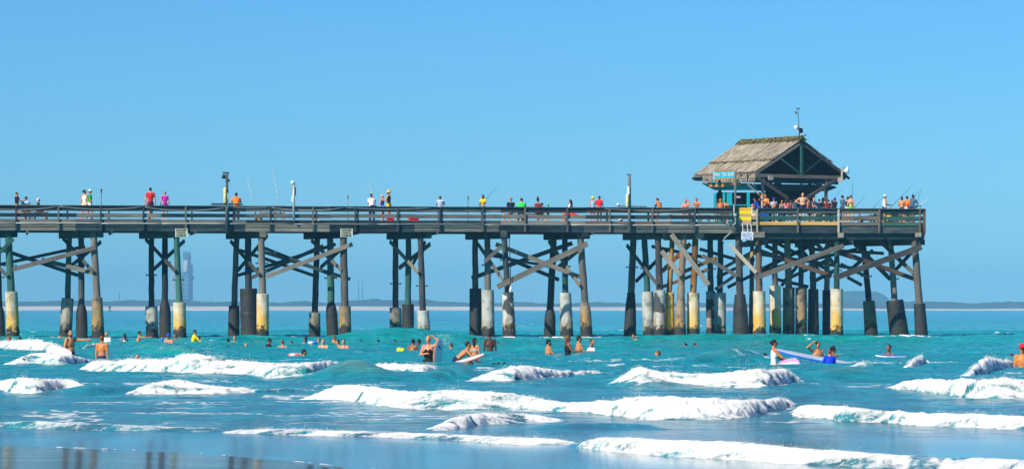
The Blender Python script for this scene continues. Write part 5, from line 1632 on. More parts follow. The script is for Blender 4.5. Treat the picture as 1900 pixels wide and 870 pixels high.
    # fingers and thumb, curled
    for s in (-1, 1):
        E, Wr, f = joints[s]
        pal = Wr + f * .085
        up = Vector((0, 0, 1)) if abs(f.z) < .7 else Vector((0, 1, 0))
        side = f.cross(up).normalized()
        nrm = side.cross(f).normalized() * (-1 if f.z > -.5 else 1)
        if f.z < -.7: side, nrm = nrm, side * s * -1
        for i, L in enumerate((.070, .080, .074, .058)):
            o = side * (-.030 + .020 * i)
            a = pal + o; b_ = a + f * L * .5 + nrm * .010; c_ = b_ + (f * .7 + nrm * .7).normalized() * L * .45
            mb.tube([a, b_, c_], [.0095, .009, .007], 6, 0)
        a = Wr + f * .03 - side * .022; b_ = a - side * .032 + f * .030 + nrm * .012; c_ = b_ + f * .035 + nrm * .012
        mb.tube([a, b_, c_], [.012, .010, .008], 6, 0)
    # face
    for s in (-1, 1):
        e = HC + HR @ Vector((s * .031, .083, .012))
        mb.add(*_sph_ring(e, HR, .013, .009, .008, 8, 6), 1)
        mb.add(*_sph_ring(e + HR @ Vector((0, .006, 0)), HR, .006, .005, .006, 8, 6), 2)
        br = HC + HR @ Vector((s * .031, .088, .034)); mb.tube([br + HR @ Vector((-.018, 0, 0)), br + HR @ Vector((.018, 0, .0))], .0045, 5, 4)
    mb.tube([HC + HR @ Vector((-.022, .084, -.055)), HC + HR @ Vector((0, .092, -.057)), HC + HR @ Vector((.022, .084, -.055))], [.003, .007, .003], 6, 3)
    origin = Vector((0, 0, z0))

    def mk(name, mbx, mats, parent=None):
        mbx.v = [tuple((Vector(q) - origin) * S) for q in mbx.v]
        o = link(name, mbx.mesh(name, True), mats, parent)
        return o
    hm = HAIR.get(hc, HAIR['black'])
    o = mk('person', mb, [SKIN[skin], EYE, PUP, LIP, hm])
    o.location = loc; o.rotation_euler = (0, 0, math.radians(yaw))
    tag(o, label, 'person', group)

    def child(name, pr, mat, vox_=None, it=2, extra=None):
        vs, fs = blob(pr, vox_ or v, it)
        m_ = MB(); m_.add(vs, fs)
        if extra: extra(m_)
        return mk(name, m_, [mat], o)
    # ---------- hair
    hh = []
    if hair in ('short', 'long', 'bun', 'topknot', 'bob', 'pony', 'wet'):
        hh.append(('e', HC + HR @ Vector((0, -.018, .022)), (.082, .094, .104), HR))
        if hair == 'short': hh.append(('e', HC + HR @ Vector((0, -.055, -.02)), (.060, .050, .060), HR))
        if hair in ('long',):
            hh += [('c', HC + HR @ Vector((0, -.055, .0)), NB + TR @ Vector((0, -.085, -.16)), .075, .055), ('c', HC + HR @ Vector((.06, -.02, .0)), NB + TR @ Vector((.08, -.04, -.12)), .035, .025), ('c', HC + HR @ Vector((-.06, -.02, .0)), NB + TR @ Vector((-.08, -.04, -.12)), .035, .025)]
        if hair in ('bob',): hh += [('e', HC + HR @ Vector((0, -.045, -.045)), (.082, .07, .085), HR)]
        if hair == 'wet': hh += [('c', HC + HR @ Vector((0, -.06, .0)), NB + TR @ Vector((0, -.07, -.05)), .065, .04)]
        if hair == 'bun': hh += [('e', HC + HR @ Vector((0, -.115, .03)), (.045, .045, .045), HR), ('e', HC + HR @ Vector((0, -.05, -.02)), (.070, .05, .055), HR)]
        if hair == 'topknot': hh += [('e', HC + HR @ Vector((0, -.04, .14)), (.048, .048, .055), HR), ('c', HC + HR @ Vector((0, -.04, .15)), HC + HR @ Vector((.02, -.05, .22)), .03, .015)]
        if hair == 'pony': hh += [('c', HC + HR @ Vector((0, -.10, .03)), NB + TR @ Vector((0, -.12, -.05)), .035, .022)]
    elif hair == 'buzz':
        hh.append(('e', HC + HR @ Vector((0, -.012, .014)), (.076, .090, .104), HR))
    elif hair == 'balding':
        hh.append(('e', HC + HR @ Vector((0, -.035, -.002)), (.079, .075, .060), HR))
    if hh: child('hair', hh, hm)
    if beard: child('beard', [('e', HC + HR @ Vector((0, .034, -.072)), (.058, .062, .048), HR)], hm)
    # ---------- hats
    if hat:
        m_ = MB()
        HM = HR
        if hat in ('cap', 'bucket', 'wrap', 'visor'):
            prof = [(.098, -.005), (.099, .03), (.090, .075), (.065, .108), (.03, .124), (.004, .128)]
            if hat == 'visor': prof = [(.098, .0), (.099, .035), (.090, .035)]
            if hat == 'wrap': prof = [(.090, -.05), (.098, .0), (.099, .04), (.090, .085), (.06, .118), (.004, .130)]
            m_.lathe(HC + HM @ Vector((0, -.012, .018)), prof, 16, 0, HM)
        if hat in ('cap', 'visor'):
            b_ = []
            for k in range(9):
                a = math.pi * k / 8
                b_.append((math.cos(a) * .075, .055 + math.sin(a) * .125, .020))
            vv = [HC + HM @ Vector((x_, y_, z_)) for x_, y_, z_ in b_] + [HC + HM @ Vector((x_, y_, z_ + .010)) for x_, y_, z_ in b_]
            m_.add(vv, [tuple(range(9))[::-1], tuple(range(9, 18))] + [(i, (i + 1) % 9, 9 + (i + 1) % 9, 9 + i) for i in range(9)])
        if hat == 'bucket':
            m_.lathe(HC + HM @ Vector((0, -.012, .012)), [(.097, .02), (.175, -.025), (.178, -.018), (.10, .034)], 18, 0, HM)
        mk({'cap': 'cap', 'visor': 'visor', 'bucket': 'hat', 'wrap': 'head_wrap'}[hat], m_, [cloth(hatc)], o)
    if glasses:
        m_ = MB()
        for s in (-1, 1): m_.add(*_sph_ring(HC + HR @ Vector((s * .032, .094, .010)), HR, .026, .008, .019, 10, 6))
        m_.tube([HC + HR @ Vector((-.078, .0, .016)), HC + HR @ Vector((-.06, .088, .014)), HC + HR @ Vector((.06, .088, .014)), HC + HR @ Vector((.078, .0, .016))], .004, 5)
        mk('sunglasses', m_, [GLASS], o)
    # ---------- clothes
    e = .016

    def torso(z_lo, z_hi, ex, sh=True):
        pr = []
        for (c_, r_) in ([((0, 0, 1.27), (.140 * bf, .095 * bf, .19)), ((0, 0, 1.09), (.112 * bf, .085 * bf, .15)), ((0, -.01, .94), (.155 * bf, .112 * bf, .13))] if fem else [((0, 0, 1.28), (.165 * bf, .105 * bf, .20)), ((0, .03 * (bf - 1), 1.08), (.132 * bf, .095 * bf * bf, .17)), ((0, -.005, .95), (.150 * bf, .105 * bf, .12))]):
            if z_lo < c_[2] < z_hi: pr.append(('e', T(c_), tuple(x_ + ex for x_ in r_), tr))
        if fem and z_hi > 1.25:
            for s in (-1, 1): pr.append(('e', T((s * .062, .075 * bf, 1.27)), (.055 + ex, .055 + ex, .060 + ex), tr))
        if sh:
            for s in (-1, 1): pr.append(('c', T((s * .045, -.01, 1.405)), SH[s] * 1.0, .062 * ar + ex, .056 * ar + ex))
        return pr
    if shirt in ('tee', 'long', 'tank', 'rash'):
        ex = .010 if shirt == 'rash' else e
        pr = torso(.9 if shirt != 'rash' else .9, 2, ex, shirt != 'tank')
        if shirt == 'tank':
            for s in (-1, 1): pr.append(('c', T((s * .09, -.02, 1.30)), T((s * .085, -.01, 1.43)), .055, .045))
        for s in (-1, 1):
            E, Wr, f = joints[s]
            if shirt == 'tee': pr.append(('f', SH[s], SH[s].lerp(E, .60), .050 * ar + ex, .048 * ar + ex))
            if shirt in ('long', 'rash'): pr += [('c', SH[s], E, .054 * ar + ex, .040 + ex), ('f', E, E.lerp(Wr, .95), .041 + ex, .030 + ex)]
        child('shirt', pr, striped() if sc == 'striped' else cloth(sc))
    if shirt == 'swimsuit':
        child('swimsuit', torso(.9, 2, .009, False), cloth(sc))
    if shirt == 'bikini':
        child('bikini_top', [('f', T((0, 0, 1.225)), T((0, 0, 1.305)), .11, .11)] + [('e', T((s * .062, .078 * bf, 1.27)), (.062, .060, .055), tr) for s in (-1, 1)] if False else [('e', T((0, 0, 1.265)), (.140 * bf + .012, .095 * bf + .012, .055), tr)] + [('e', T((s * .062, .078 * bf, 1.27)), (.060, .062, .056), tr) for s in (-1, 1)], cloth(sc))
    if shirt == 'strapless':
        child('swimsuit', [('e', T((0, 0, 1.22)), (.140 * bf + .012, .095 * bf + .012, .115), tr), ('e', T((0, 0, 1.09)), (.112 * bf + .012, .085 * bf + .012, .15), tr), ('e', T((0, -.01, .94)), (.155 * bf + .010, .112 * bf + .010, .115), tr)] + [('e', T((s * .062, .075 * bf, 1.27)), (.062, .063, .062), tr) for s in (-1, 1)], cloth(sc))
    if pants and shirt not in ('swimsuit', 'strapless'):
        pr = [('e', P + Vector((0, -.008, -.005)), ((.155 if fem else .150) * bf + e, .110 * bf + e, .115), Matrix.Identity(3)), ('f', T((0, 0, 1.03)), P, .125 * bf + .012, .14 * bf)]
        if pants in ('shorts', 'trousers'):
            for s in (-1, 1):
                K, An = lg[s]; tt = .72 if pants == 'shorts' else 1.0
                pr.append(('f', HP[s] + Vector((0, 0, .02)), HP[s].lerp(K, tt), .094 * (bf * .5 + .5) + e, (.078 if pants == 'shorts' else .062) + e))
                if pants == 'trousers': pr += [('c', HP[s].lerp(K, .9), K, .062 + e, .058 + e), ('f', K, K.lerp(An, .93), .058 + e, .048 + e)]
        if pants == 'skirt':
            pr.append(('f', P + Vector((0, 0, .02)), P + Vector((0, 0, -.34)), .155, .22))
        if pants == 'brief': pr = [('e', P + Vector((0, -.008, -.015)), (.155 * bf + .010, .112 * bf + .010, .085), Matrix.Identity(3))]
        child({'shorts': 'shorts', 'trousers': 'trousers', 'skirt': 'skirt', 'brief': 'bikini_bottom'}[pants], pr, cloth(pc))
    o['_S'] = S; o['_z0'] = z0
    o['_hand'] = [tuple((joints[s][1] + joints[s][2] * .09 - origin) * S) for s in (1, -1)]
    return o


def hand(o, i=0):
    """world position of the right (0) or left (1) hand"""
    return o.matrix_basis @ Vector(o['_hand'][i])


def D(d): return ('deck', d)
def Wt(py, z=0.0): return ('sea', F * (H - z) / (py - HZ))


SEACHK = []


def build_people():
    p = person
    # ---- on the pier, from left to right
    p('bald man in a black shirt standing at the left end of the railing', 31, 356, D(.9), yaw=-60, skin='pink', hair='buzz', hc='brown', shirt='tee', sc='black', pants='shorts', pc='khaki', arms='front')
    p('person in a light blue shirt hunched on the bench with back turned', 46, 364, D(1.1), yaw=-10, lean=18, hp=12, skin='tan', hair='short', hc='brown', shirt='tee', sc='lightblue', pants='shorts', pc='navy', legs='sit', arms='lap')
    p('white-haired woman in black sitting and facing right', 71, 367, D(1.5), yaw=-75, skin='pink', hair='bob', hc='white', shirt='tee', sc='black', pants='shorts', pc='black', legs='sit', arms='lap', sex='f')
    p('black-haired woman in a white strapless top beside the man in green', 157, 352, D(1.1), yaw=-20, hyaw=-50, skin='orange', hair='bun', hc='black', shirt='tank', sc='white', pants='shorts', pc='gold', sex='f', arms='hang', legs='walk')
    p('man in a green shirt and white cap walking to the right', 167, 351.5, D(.7), yaw=-80, skin='tan', hair='short', hc='black', hat='cap', hatc='white', shirt='tee', sc='green', pants='shorts', pc='white', legs='walk')
    p('man in a red shirt walking away with arms hanging', 279, 347.5, D(.6), yaw=15, skin='light', hair='short', hc='brown', shirt='tee', sc='red', pants='shorts', pc='maroon', arms='down', legs='walk')
    p('grey-haired person in a magenta shirt behind the railing', 306, 354.5, D(.9), yaw=20, skin='light', hair='short', hc='grey', shirt='tee', sc='magenta', pants='shorts', pc='navy', arms='down', sex='f')
    p('dark-haired man in an orange shirt leaning on the back railing', 438.5, 357, D(4.9), yaw=5, lean=16, skin='brown', hair='short', hc='black', shirt='tee', sc='orange', pants='trousers', pc='orange', arms='rail', fat=1.25)
    p('man in a loose white shirt and black cap with his back turned', 690, 359.5, D(4.6), yaw=8, lean=14, skin='tan', hair='short', hc='black', hat='cap', hatc='black', shirt='tee', sc='white', pants='trousers', pc='navy', arms='front', fat=1.2)
    p('small person with a pale hat and blue swimsuit beside the yellow hat', 709.5, 361.5, D(1.6), yaw=60, skin='pink', hair='short', hc='blond', hat='cap', hatc='peach', shirt='tank', sc='blue', pants='shorts', pc='white', arms='hold', sex='f')
    p('woman in a yellow bucket hat and black top facing left', 721.5, 351.5, D(1.2), yaw=75, skin='orange', hair='short', hc='brown', hat='bucket', hatc='gold', shirt='tank', sc='black', pants='shorts', pc='gold', arms='front', sex='f')
    p('boy in a blue and white striped shirt and jeans looking out to sea', 816.5, 363.5, D(4.8), yaw=-5, lean=10, skin='tan', hair='short', hc='black', shirt='tee', sc='striped', pants='trousers', pc='jean', arms='rail')
    p('long black-haired woman in a yellow shirt looking down', 896.5, 361, D(.9), yaw=160, hp=18, skin='brown', hair='long', hc='black', shirt='tee', sc='gold', pants='trousers', pc='jean', arms='lap', sex='f')
    p('ginger-haired person in a navy shirt sitting behind the railing', 948, 366, D(1.3), yaw=30, skin='tan', hair='short', hc='ginger', shirt='tee', sc='navy', pants='shorts', pc='lightblue', legs='sit', arms='lap')
    p('person in a bright green shirt bent over with back turned', 968.5, 367, D(1.2), yaw=5, lean=22, hp=10, skin='tan', hair='short', hc='black', shirt='tee', sc='lime', pants='trousers', pc='jean', legs='sit', arms='lap', fat=1.2)
    p('bare-shouldered woman with a black top-knot sitting', 998, 365, D(1.0), yaw=-20, skin='brown', hair='topknot', hc='black', shirt='tank', sc='maroon', pants='shorts', pc='teal', legs='sit', arms='lap', sex='f')
    p('tanned person sitting close to the woman with the top-knot', 1007, 376, D(1.6), yaw=10, lean=20, skin='orange', hair='short', hc='black', pants='shorts', pc='black', legs='sit', arms='lap')
    p('child in a small green cap peeping over the railing', 1017, 378, D(1.0), yaw=-70, skin='tan', hair='short', hc='brown', hat='cap', hatc='lime', shirt='tee', sc='teal', pants='shorts', pc='navy', arms='front', h=None)
    p('long-haired woman in a white top sitting with red bag', 1058.5, 370, D(1.3), yaw=75, skin='tan', hair='long', hc='black', shirt='tee', sc='white', pants='shorts', pc='red', legs='sit', arms='lap', sex='f')
    p('person with a yellow head wrap and pale blue top', 1100, 364.5, D(1.1), yaw=5, skin='orange', hair='short', hc='blond', hat='wrap', hatc='yellow', shirt='tank', sc='lightblue', pants='shorts', pc='black', arms='hang', sex='f')
    p('bald dark man in a red shirt next to the yellow head wrap', 1112, 363, D(2.0), yaw=-25, hyaw=60, skin='dark', hair='buzz', hc='black', shirt='tee', sc='red', pants='shorts', pc='khaki', arms='down', fat=1.1)
    p('shirtless man hunched forward alone left of the hut', 1226, 367, D(1.2), yaw=40, lean=22, hp=15, skin='orange', hair='short', hc='brown', pants='shorts', pc='khaki', legs='sit', arms='lap', dz=.1)
    p('shirtless red-faced man with arms folded on his knees', 1273, 369, D(2.0), yaw=170, lean=15, skin='pink', hair='buzz', hc='brown', pants='shorts', pc='white', legs='sit', arms='lap', arm2='face', dz=.1)
    p('dark-haired shirtless man leaning his forearms on the railing', 1293, 367, D(.55), yaw=170, lean=18, skin='orange', hair='short', hc='black', pants='shorts', pc='navy', arms='rail', glasses=True)
    p('tanned person with ginger hair sitting before the hut counter', 1338.5, 368, D(1.4), yaw=20, lean=12, skin='orange', hair='short', hc='ginger', pants='shorts', pc='teal', legs='sit', arms='lap', dz=.12)
    p('tanned person sitting just right of the ginger-haired one before the hut', 1346, 370, D(1.9), yaw=-10, lean=10, skin='orange', hair='short', hc='brown', pants='shorts', pc='white', legs='sit', arms='lap', dz=.12)
    p('small child in a pink and white cap behind the yellow banner', 1396, 379, D(1.0), yaw=30, skin='pink', hair='short', hc='blond', hat='wrap', hatc='pink', shirt='tee', sc='white', pants='shorts', pc='red', arms='hang')
    p('person in a blue shirt bending left of the yellow post', 1409, 366, D(1.7), yaw=70, lean=30, skin='brown', hair='short', hc='black', shirt='tee', sc='blue', pants='shorts', pc='navy', arms='hold')
    p('tanned shirtless man eating by the yellow post', 1420.5, 359.5, D(1.5), yaw=150, skin='orange', hair='short', hc='black', pants='shorts', pc='navy', arms='face', arm2='hold')
    b = p('man in a bright blue shirt carrying an orange backpack', 1436.5, 367, D(.9), yaw=5, lean=12, skin='tan', hair='short', hc='brown', hat='cap', hatc='blue', shirt='tee', sc='lightblue', pants='shorts', pc='grey', arms='rail', fat=1.15)
    m = MB(); m.lathe((0, -.17, 1.02), [(.10, 0), (.15, .04), (.16, .20), (.13, .30), (.07, .35)], 12); m.lathe((0, -.29, 1.06), [(.06, 0), (.08, .04), (.07, .14)], 10); m.beam((-.08, -.12, 1.34), (-.09, .02, 1.47), .05, .02); m.beam((.08, -.12, 1.34), (.09, .02, 1.47), .05, .02)
    k = m.build('backpack', [plain('orange_backpack', (.50, .16, .03), .7)], None, True); k.data.transform(Matrix.Scale(b['_S'], 4) @ Matrix.Translation((0, .02, -b['_z0'] - .0))); k.parent = b
    crowd = [(1451, 371, 2.6, 'grey', 'brown', 'f', 'first woman in the crowd, in a grey top right of the backpack'), (1459, 369, 1.6, 'pink', 'brown', 'f', 'woman in a dusty pink top in front of the menu board'), (1467, 372, 2.2, 'maroon', 'auburn', 'm', 'person in maroon between the pink top and the dark doorway'),
             (1476, 368, 1.4, 'steel', 'black', 'm', 'dark-haired man in steel blue just left of the hands-on-hips man'), (1502, 370, 1.8, 'maroon', 'brown', 'f', 'bare-armed woman close behind the hands-on-hips man'), (1510, 366, 2.6, 'steel', 'grey', 'm', 'tall man in steel blue right of the hands-on-hips man'),
             (1520, 369, 2.0, 'navy', 'black', 'm', 'man in navy behind the left end of the pale table'), (1527, 366, 3.0, 'black', 'black', 'f', 'long-haired woman in black left of the right hut post'), (1537, 370, 2.2, 'maroon', 'black', 'm', 'man in maroon hidden partly by the right hut post'),
             (1544, 371, 2.6, 'steel', 'brown', 'm', 'man in steel blue right of the right hut post')]
    for x, y, d, sc, hc, sx, lab in crowd:
        p(lab, x, y, D(d), yaw=RND.uniform(-60, 60) + (180 if RND.random() < .4 else 0), skin=RND.choice(['brown', 'tan', 'pink']), hair='long' if sx == 'f' else 'short', hc=hc, shirt='tank' if sx == 'f' else 'tee', sc=sc, pants='shorts', pc=RND.choice(['navy', 'steel', 'black', 'grey']), sex=sx, arms=RND.choice(['hang', 'front', 'lap']))
    p('tanned shirtless man with hands on hips, biggest figure by the hut', 1489.5, 357, D(.6), yaw=185, skin='light', hair='buzz', hc='brown', pants='shorts', pc='navy', arms='hips', fat=1.15)
    p('person in a bright blue cap among the crowd', 1549, 367, D(2.0), yaw=40, skin='brown', hair='short', hc='black', hat='cap', hatc='blue', shirt='tee', sc='black', pants='shorts', pc='steel', arms='front')
    p('dark-haired man in a grey-blue shirt facing the bare-backed woman', 1563, 362, D(1.6), yaw=-60, skin='tan', hair='short', hc='black', shirt='tee', sc='steel', pants='shorts', pc='navy', arms='front')
    p('woman with brown hair leaning towards the bare-backed woman', 1572, 364, D(1.3), yaw=-40, lean=8, skin='pink', hair='bob', hc='brown', shirt='tank', sc='black', pants='shorts', pc='white', arms='lap', sex='f')
    p('bare-backed woman with auburn hair in a green skirt', 1578.5, 361.5, D(.7), yaw=-8, skin='light', hair='bun', hc='auburn', shirt='bikini', sc='dgreen', pants='shorts', pc='lime', arms='hang', sex='f')
    p('angler in a white cap and white tank top facing right', 1641, 361.5, D(.7), yaw=-75, hp=10, skin='tan', hair='short', hc='brown', hat='cap', hatc='white', shirt='tank', sc='white', pants='shorts', pc='navy', arms='lap')
    p('bare-shouldered brown-haired person between the white cap and the navy shirt', 1673, 364.5, D(1.1), yaw=-20, lean=8, skin='tan', hair='bob', hc='brown', pants='shorts', pc='black', arms='hold', sex='m')
    p('person in an orange top half hidden by the navy angler', 1683, 363.5, D(1.7), yaw=-20, skin='tan', hair='short', hc='black', shirt='tee', sc='orange', pants='shorts', pc='white', arms='hang')
    p('dark-haired angler in a navy shirt holding the white rod', 1692, 361, D(.8), yaw=-50, lean=10, skin='brown', hair='short', hc='black', shirt='tee', sc='steel', pants='shorts', pc='navy', arms='low', fat=1.1)
    # ---- in the sea, nearer figures
    m1 = p('bearded shirtless man pointing right and holding a white board', 130, 611, ('sea', 116.0), yaw=-125, hyaw=-30, skin='tan', hair='buzz', hc='brown', beard=True, pants='shorts', pc='navy', arms='down', arm2='point', fat=1.22)
    p('tanned person with short dark hair standing back turned behind the surf', 189, 622, ('sea', 112.0), yaw=-15, skin='orange', hair='short', hc='auburn', pants='shorts', pc='navy', arms='hang', fat=.95)
    w1 = p('blond woman in a strapless black swimsuit holding a pale board', 795, 622, ('sea', 105.0), yaw=170, skin='pink', hair='short', hc='blond', shirt='strapless', sc='black', sex='f', fat=1.22, arms='hold', arm2='head', h=1.62, legs='stand')
    boy = p('dark-haired boy in blue trunks bending over a white board', 846, 632.5, ('sea', 103.5), yaw=-82, lean=48, hp=-28, skin='tan', hair='short', hc='black', pants='shorts', pc='navy', arms='low', h=1.5, legs='stand')
    p('boy head just behind the bending boy', 837, 636, ('sea', 140.0), yaw=60, skin='tan', hair='short', hc='black', pants='shorts', pc='navy', h=1.4, arms='swim', legs='tread')
    p('dark-haired woman in a blue floral swimsuit with her back turned', 881, 626, ('sea', 121.0), yaw=-20, hyaw=-45, skin='tan', hair='wet', hc='black', shirt='bikini', sc='floral', pants='shorts', pc='floral', sex='f', fat=1.12, arms='hang')
    p('dark-skinned shirtless man standing with his back to the beach', 909, 614.5, ('sea', 134.0), yaw=8, hyaw=-10, skin='dark', hair='buzz', hc='black', pants='shorts', pc='black', arms='hang')
    p('shirtless bearded man at the left of the wading group', 1017.5, 628.5, ('sea', 125.0), yaw=-70, skin='tan', hair='short', hc='black', beard=True, pants='shorts', pc='navy', arms='front', h=1.7, legs='tread')
    p('dark long-haired woman in a black swimsuit in the wading group', 1053.5, 621.5, ('sea', 122.0), yaw=-75, skin='brown', hair='wet', hc='auburn', shirt='swimsuit', sc='black', sex='f', fat=1.2, arms='front', h=1.68, legs='tread')
    p('shirtless man at the right of the wading group', 1074, 622, ('sea', 129.0), yaw=-75, skin='tan', hair='short', hc='black', pants='shorts', pc='navy', arms='front', h=1.75, legs='tread', fat=1.1)
    p('pink-skinned adult hugging a child in the water', 1098, 628.5, ('sea', 132.0), yaw=-110, skin='pink', hair='buzz', hc='brown', pants='shorts', pc='grey', arms='hold', h=1.7, legs='tread')
    p('dark-haired child held by the pink-skinned adult', 1097.5, 636, ('sea', 131.0), yaw=150, skin='tan', hair='wet', hc='black', shirt='tee', sc='white', pants='shorts', pc='pink', arms='swim', h=1.1, legs='tread')
    g1 = p('woman with black hair bun and sunglasses in a white and blue swimsuit', 1436, 629, ('sea', 101.0), yaw=-78, skin='orange', hair='bun', hc='black', shirt='swimsuit', sc='white', sex='f', arms='low', h=1.60, glasses=True)
    p('shirtless man raising a hand to his ear', 1517, 632, ('sea', 118.0), yaw=-155, hyaw=-20, skin='tan', hair='short', hc='black', pants='shorts', pc='navy', arms='head', arm2='hang', h=1.75, legs='tread', fat=1.15)
    k1 = p('child in a royal blue long-sleeved rash shirt leaning on the paddle board', 1540.5, 647, ('sea', 103.2), yaw=10, skin='tan', hair='short', hc='auburn', shirt='rash', sc='royal', pants='shorts', pc='navy', arms='swim', h=1.30, legs='tread', lean=10)
    p('dark-haired woman with a small bun beyond the blue rash shirt', 1546, 641, ('sea', 115.0), yaw=-60, skin='brown', hair='bun', hc='black', shirt='swimsuit', sc='black', sex='f', arms='front', h=1.6, legs='tread')
    m2 = p('man resting both arms on a small blue board', 1649, 638.5, ('sea', 116.5), yaw=178, hyaw=-30, skin='brown', hair='short', hc='black', pants='shorts', pc='navy', arms='rail', h=1.7, legs='tread')
    p('shirtless tanned man in a red cap at the right edge', 1897, 638, ('sea', 98.0), yaw=165, skin='orange', hair='short', hc='black', hat='cap', hatc='red', pants='shorts', pc='magenta', arms='hang', h=1.75, legs='stand', glasses=True)
    p('dark-skinned head behind the breaker left of the red cap', 1876.5, 654, ('sea', 118.0), yaw=170, skin='dark', hair='buzz', hc='black', pants='shorts', pc='navy', arms='swim', h=1.5, legs='tread')
    p('small boy in the foam left of the long breaker', 255, 656.5, ('sea', 104.0), yaw=175, skin='pink', hair='short', hc='auburn', shirt='tee', sc='white', pants='shorts', pc='red', arms='swim', h=1.3, legs='tread')
    # ---- swimmers further out: (column, head row, distance, skin, hair, shirt, colour, yaw, arms, label)
    sw = [
        (19, 623, 165, 'orange', 'auburn', None, '', 60, 'swim', 'orange-tanned swimmer at the far left before the pier pile'),
        (34, 624, 170, 'brown', 'black', None, '', -60, 'swim', 'dark-haired swimmer half hidden by the left wave crest'),
        (113.5, 622.5, 190, 'orange', 'ginger', None, '', 20, 'swim', 'orange head at the foot of the grey pile, left of the pointing man'),
        (163.5, 627.5, 172, 'orange', 'ginger', None, '', -20, 'swim', 'orange head right under the pointing hand'),
        (202, 615.5, 164, 'tan', 'blond', 'tee', 'white', 150, 'hang', 'blond-haired swimmer in a white shirt right of the tanned back'),
        (232, 618, 170, 'brown', 'black', 'tank', 'white', 30, 'hang', 'woman swimmer in a wet white top, left of two before the wave'),
        (254.5, 613.5, 170, 'tan', 'black', None, '', -80, 'point', 'dark-haired man reaching right with one arm, behind the low wave'),
        (315, 618.5, 154, 'pink', 'brown', None, '', 165, 'hang', 'shirtless man in a blue cap holding a blue bottle'),
        (332, 619, 178, 'brown', 'auburn', None, '', 100, 'swim', 'brown-shouldered swimmer right behind the blue cap'),
        (357, 611, 172, 'tan', 'brown', 'rash', 'yellow', -75, 'low', 'swimmer in a bright yellow rash shirt'),
        (371, 622.5, 172, 'pink', 'black', None, '', 100, 'swim', 'swimmer with black hair right of the yellow rash shirt'),
        (423, 627, 168, 'dark', 'black', None, '', 0, 'swim', 'black-haired head beside the pink-faced one near the dark piles'),
        (436, 622.5, 168, 'pink', 'auburn', None, '', 175, 'swim', 'pink-faced swimmer right of the black-haired head'),
        (421.5, 641.5, 148, 'dark', 'black', None, '', 0, 'swim', 'black wet head barely above water left of centre'),
        (456, 636.5, 154, 'light', 'blond', None, '', 0, 'swim', 'tiny fair head alone below the fat dark pile'),
        (492.5, 626.5, 152, 'brown', 'black', 'tee', 'black', -70, 'swim', 'dark-haired man in a black shirt left of the pink ring'),
        (524, 630, 148, 'pink', 'auburn', None, '', 0, 'swim', 'pink-shouldered swimmer with his back turned'),
        (541.5, 632, 160, 'brown', 'black', None, '', 150, 'swim', 'dark round head right of the pink-shouldered swimmer'),
        (567.5, 623.5, 160, 'orange', 'black', None, '', 0, 'swim', 'swimmer with long dark hair left of the blue float'),
        (594.5, 626, 158, 'tan', 'auburn', 'tee', 'lightblue', 150, 'swim', 'auburn-haired swimmer at the right end of the blue float'),
        (601, 628.5, 150, 'light', 'ginger', None, '', 170, 'swim', 'fair-faced ginger swimmer in front of the blue float'),
        (613.5, 622, 162, 'orange', 'auburn', None, '', -70, 'swim', 'orange-backed swimmer right of the blue float group'),
        (632, 629.5, 152, 'tan', 'brown', None, '', 100, 'swim', 'swimmer in a huddle, left one of the pair by the brown pile'),
        (638, 628.5, 146, 'pink', 'brown', None, '', 175, 'swim', 'red-faced swimmer, right one of the pair by the brown pile'),
        (561, 647, 118, 'tan', 'black', None, '', -75, 'swim', 'black-haired man swimming with a pink ring'),
        (669.5, 630, 172, 'dark', 'black', None, '', 0, 'swim', 'smallest dark head, left of three in a row'),
        (706, 629.5, 168, 'brown', 'black', None, '', 60, 'swim', 'brown head, middle of three in a row'),
        (737, 630, 168, 'pink', 'brown', None, '', 60, 'swim', 'brown-haired head, right of three in a row'),
        (762, 628, 134.5, 'brown', 'black', None, '', -30, 'swim', 'dark swimmer with a yellow float behind his back'),
        (770, 628, 154, 'dark', 'black', None, '', -80, 'swim', 'very dark head touching the swimmer with the yellow float'),
        (926, 634, 156, 'brown', 'black', None, '', 60, 'swim', 'dark head right of the standing dark-skinned man'),
        (877.5, 669.5, 101, 'brown', 'brown', None, '', 20, 'swim', 'wet brown head under the tip of the white board'),
        (1180, 619, 180, 'tan', 'black', None, '', 140, 'swim', 'swimmer at the foot of the dark pile right of centre'),
        (1231, 649.5, 118, 'tan', 'auburn', None, '', 90, 'swim', 'lone swimmer looking left with hair tied back'),
        (1274, 636, 148, 'brown', 'black', None, '', 100, 'swim', 'dark-haired head, left of a close pair of swimmers'),
        (1284.5, 636, 148, 'pink', 'brown', None, '', -100, 'swim', 'pink face, right of a close pair of swimmers'),
        (1419.5, 655, 118, 'dark', 'black', None, '', 0, 'swim', 'dark head low in the water left of the woman with sunglasses'),
    ]
    out = {}
    for x, y, Yd, sk, hcx, sh, shc, yw, am, lab in sw:
        fem = 'woman' in lab or 'long dark hair' in lab
        kw = dict(hat='cap', hatc='blue') if 'blue cap holding' in lab else {}
        am2 = 'hang' if am == 'point' else None
        out[x] = p(lab, x, y, ('sea', float(Yd)), yaw=yw, skin=sk, hair='wet' if (fem or 'wet' in lab) else ('short' if sk != 'x' else 'buzz'), hc=hcx, shirt=sh, sc=shc or 'white', pants='shorts', pc='navy', arms=am, arm2=am2,
                   legs='tread', h=1.62 if Yd > 100 else 1.3, sex='f' if fem else 'm', lean=RND.choice([5, 12, 18]), **kw)
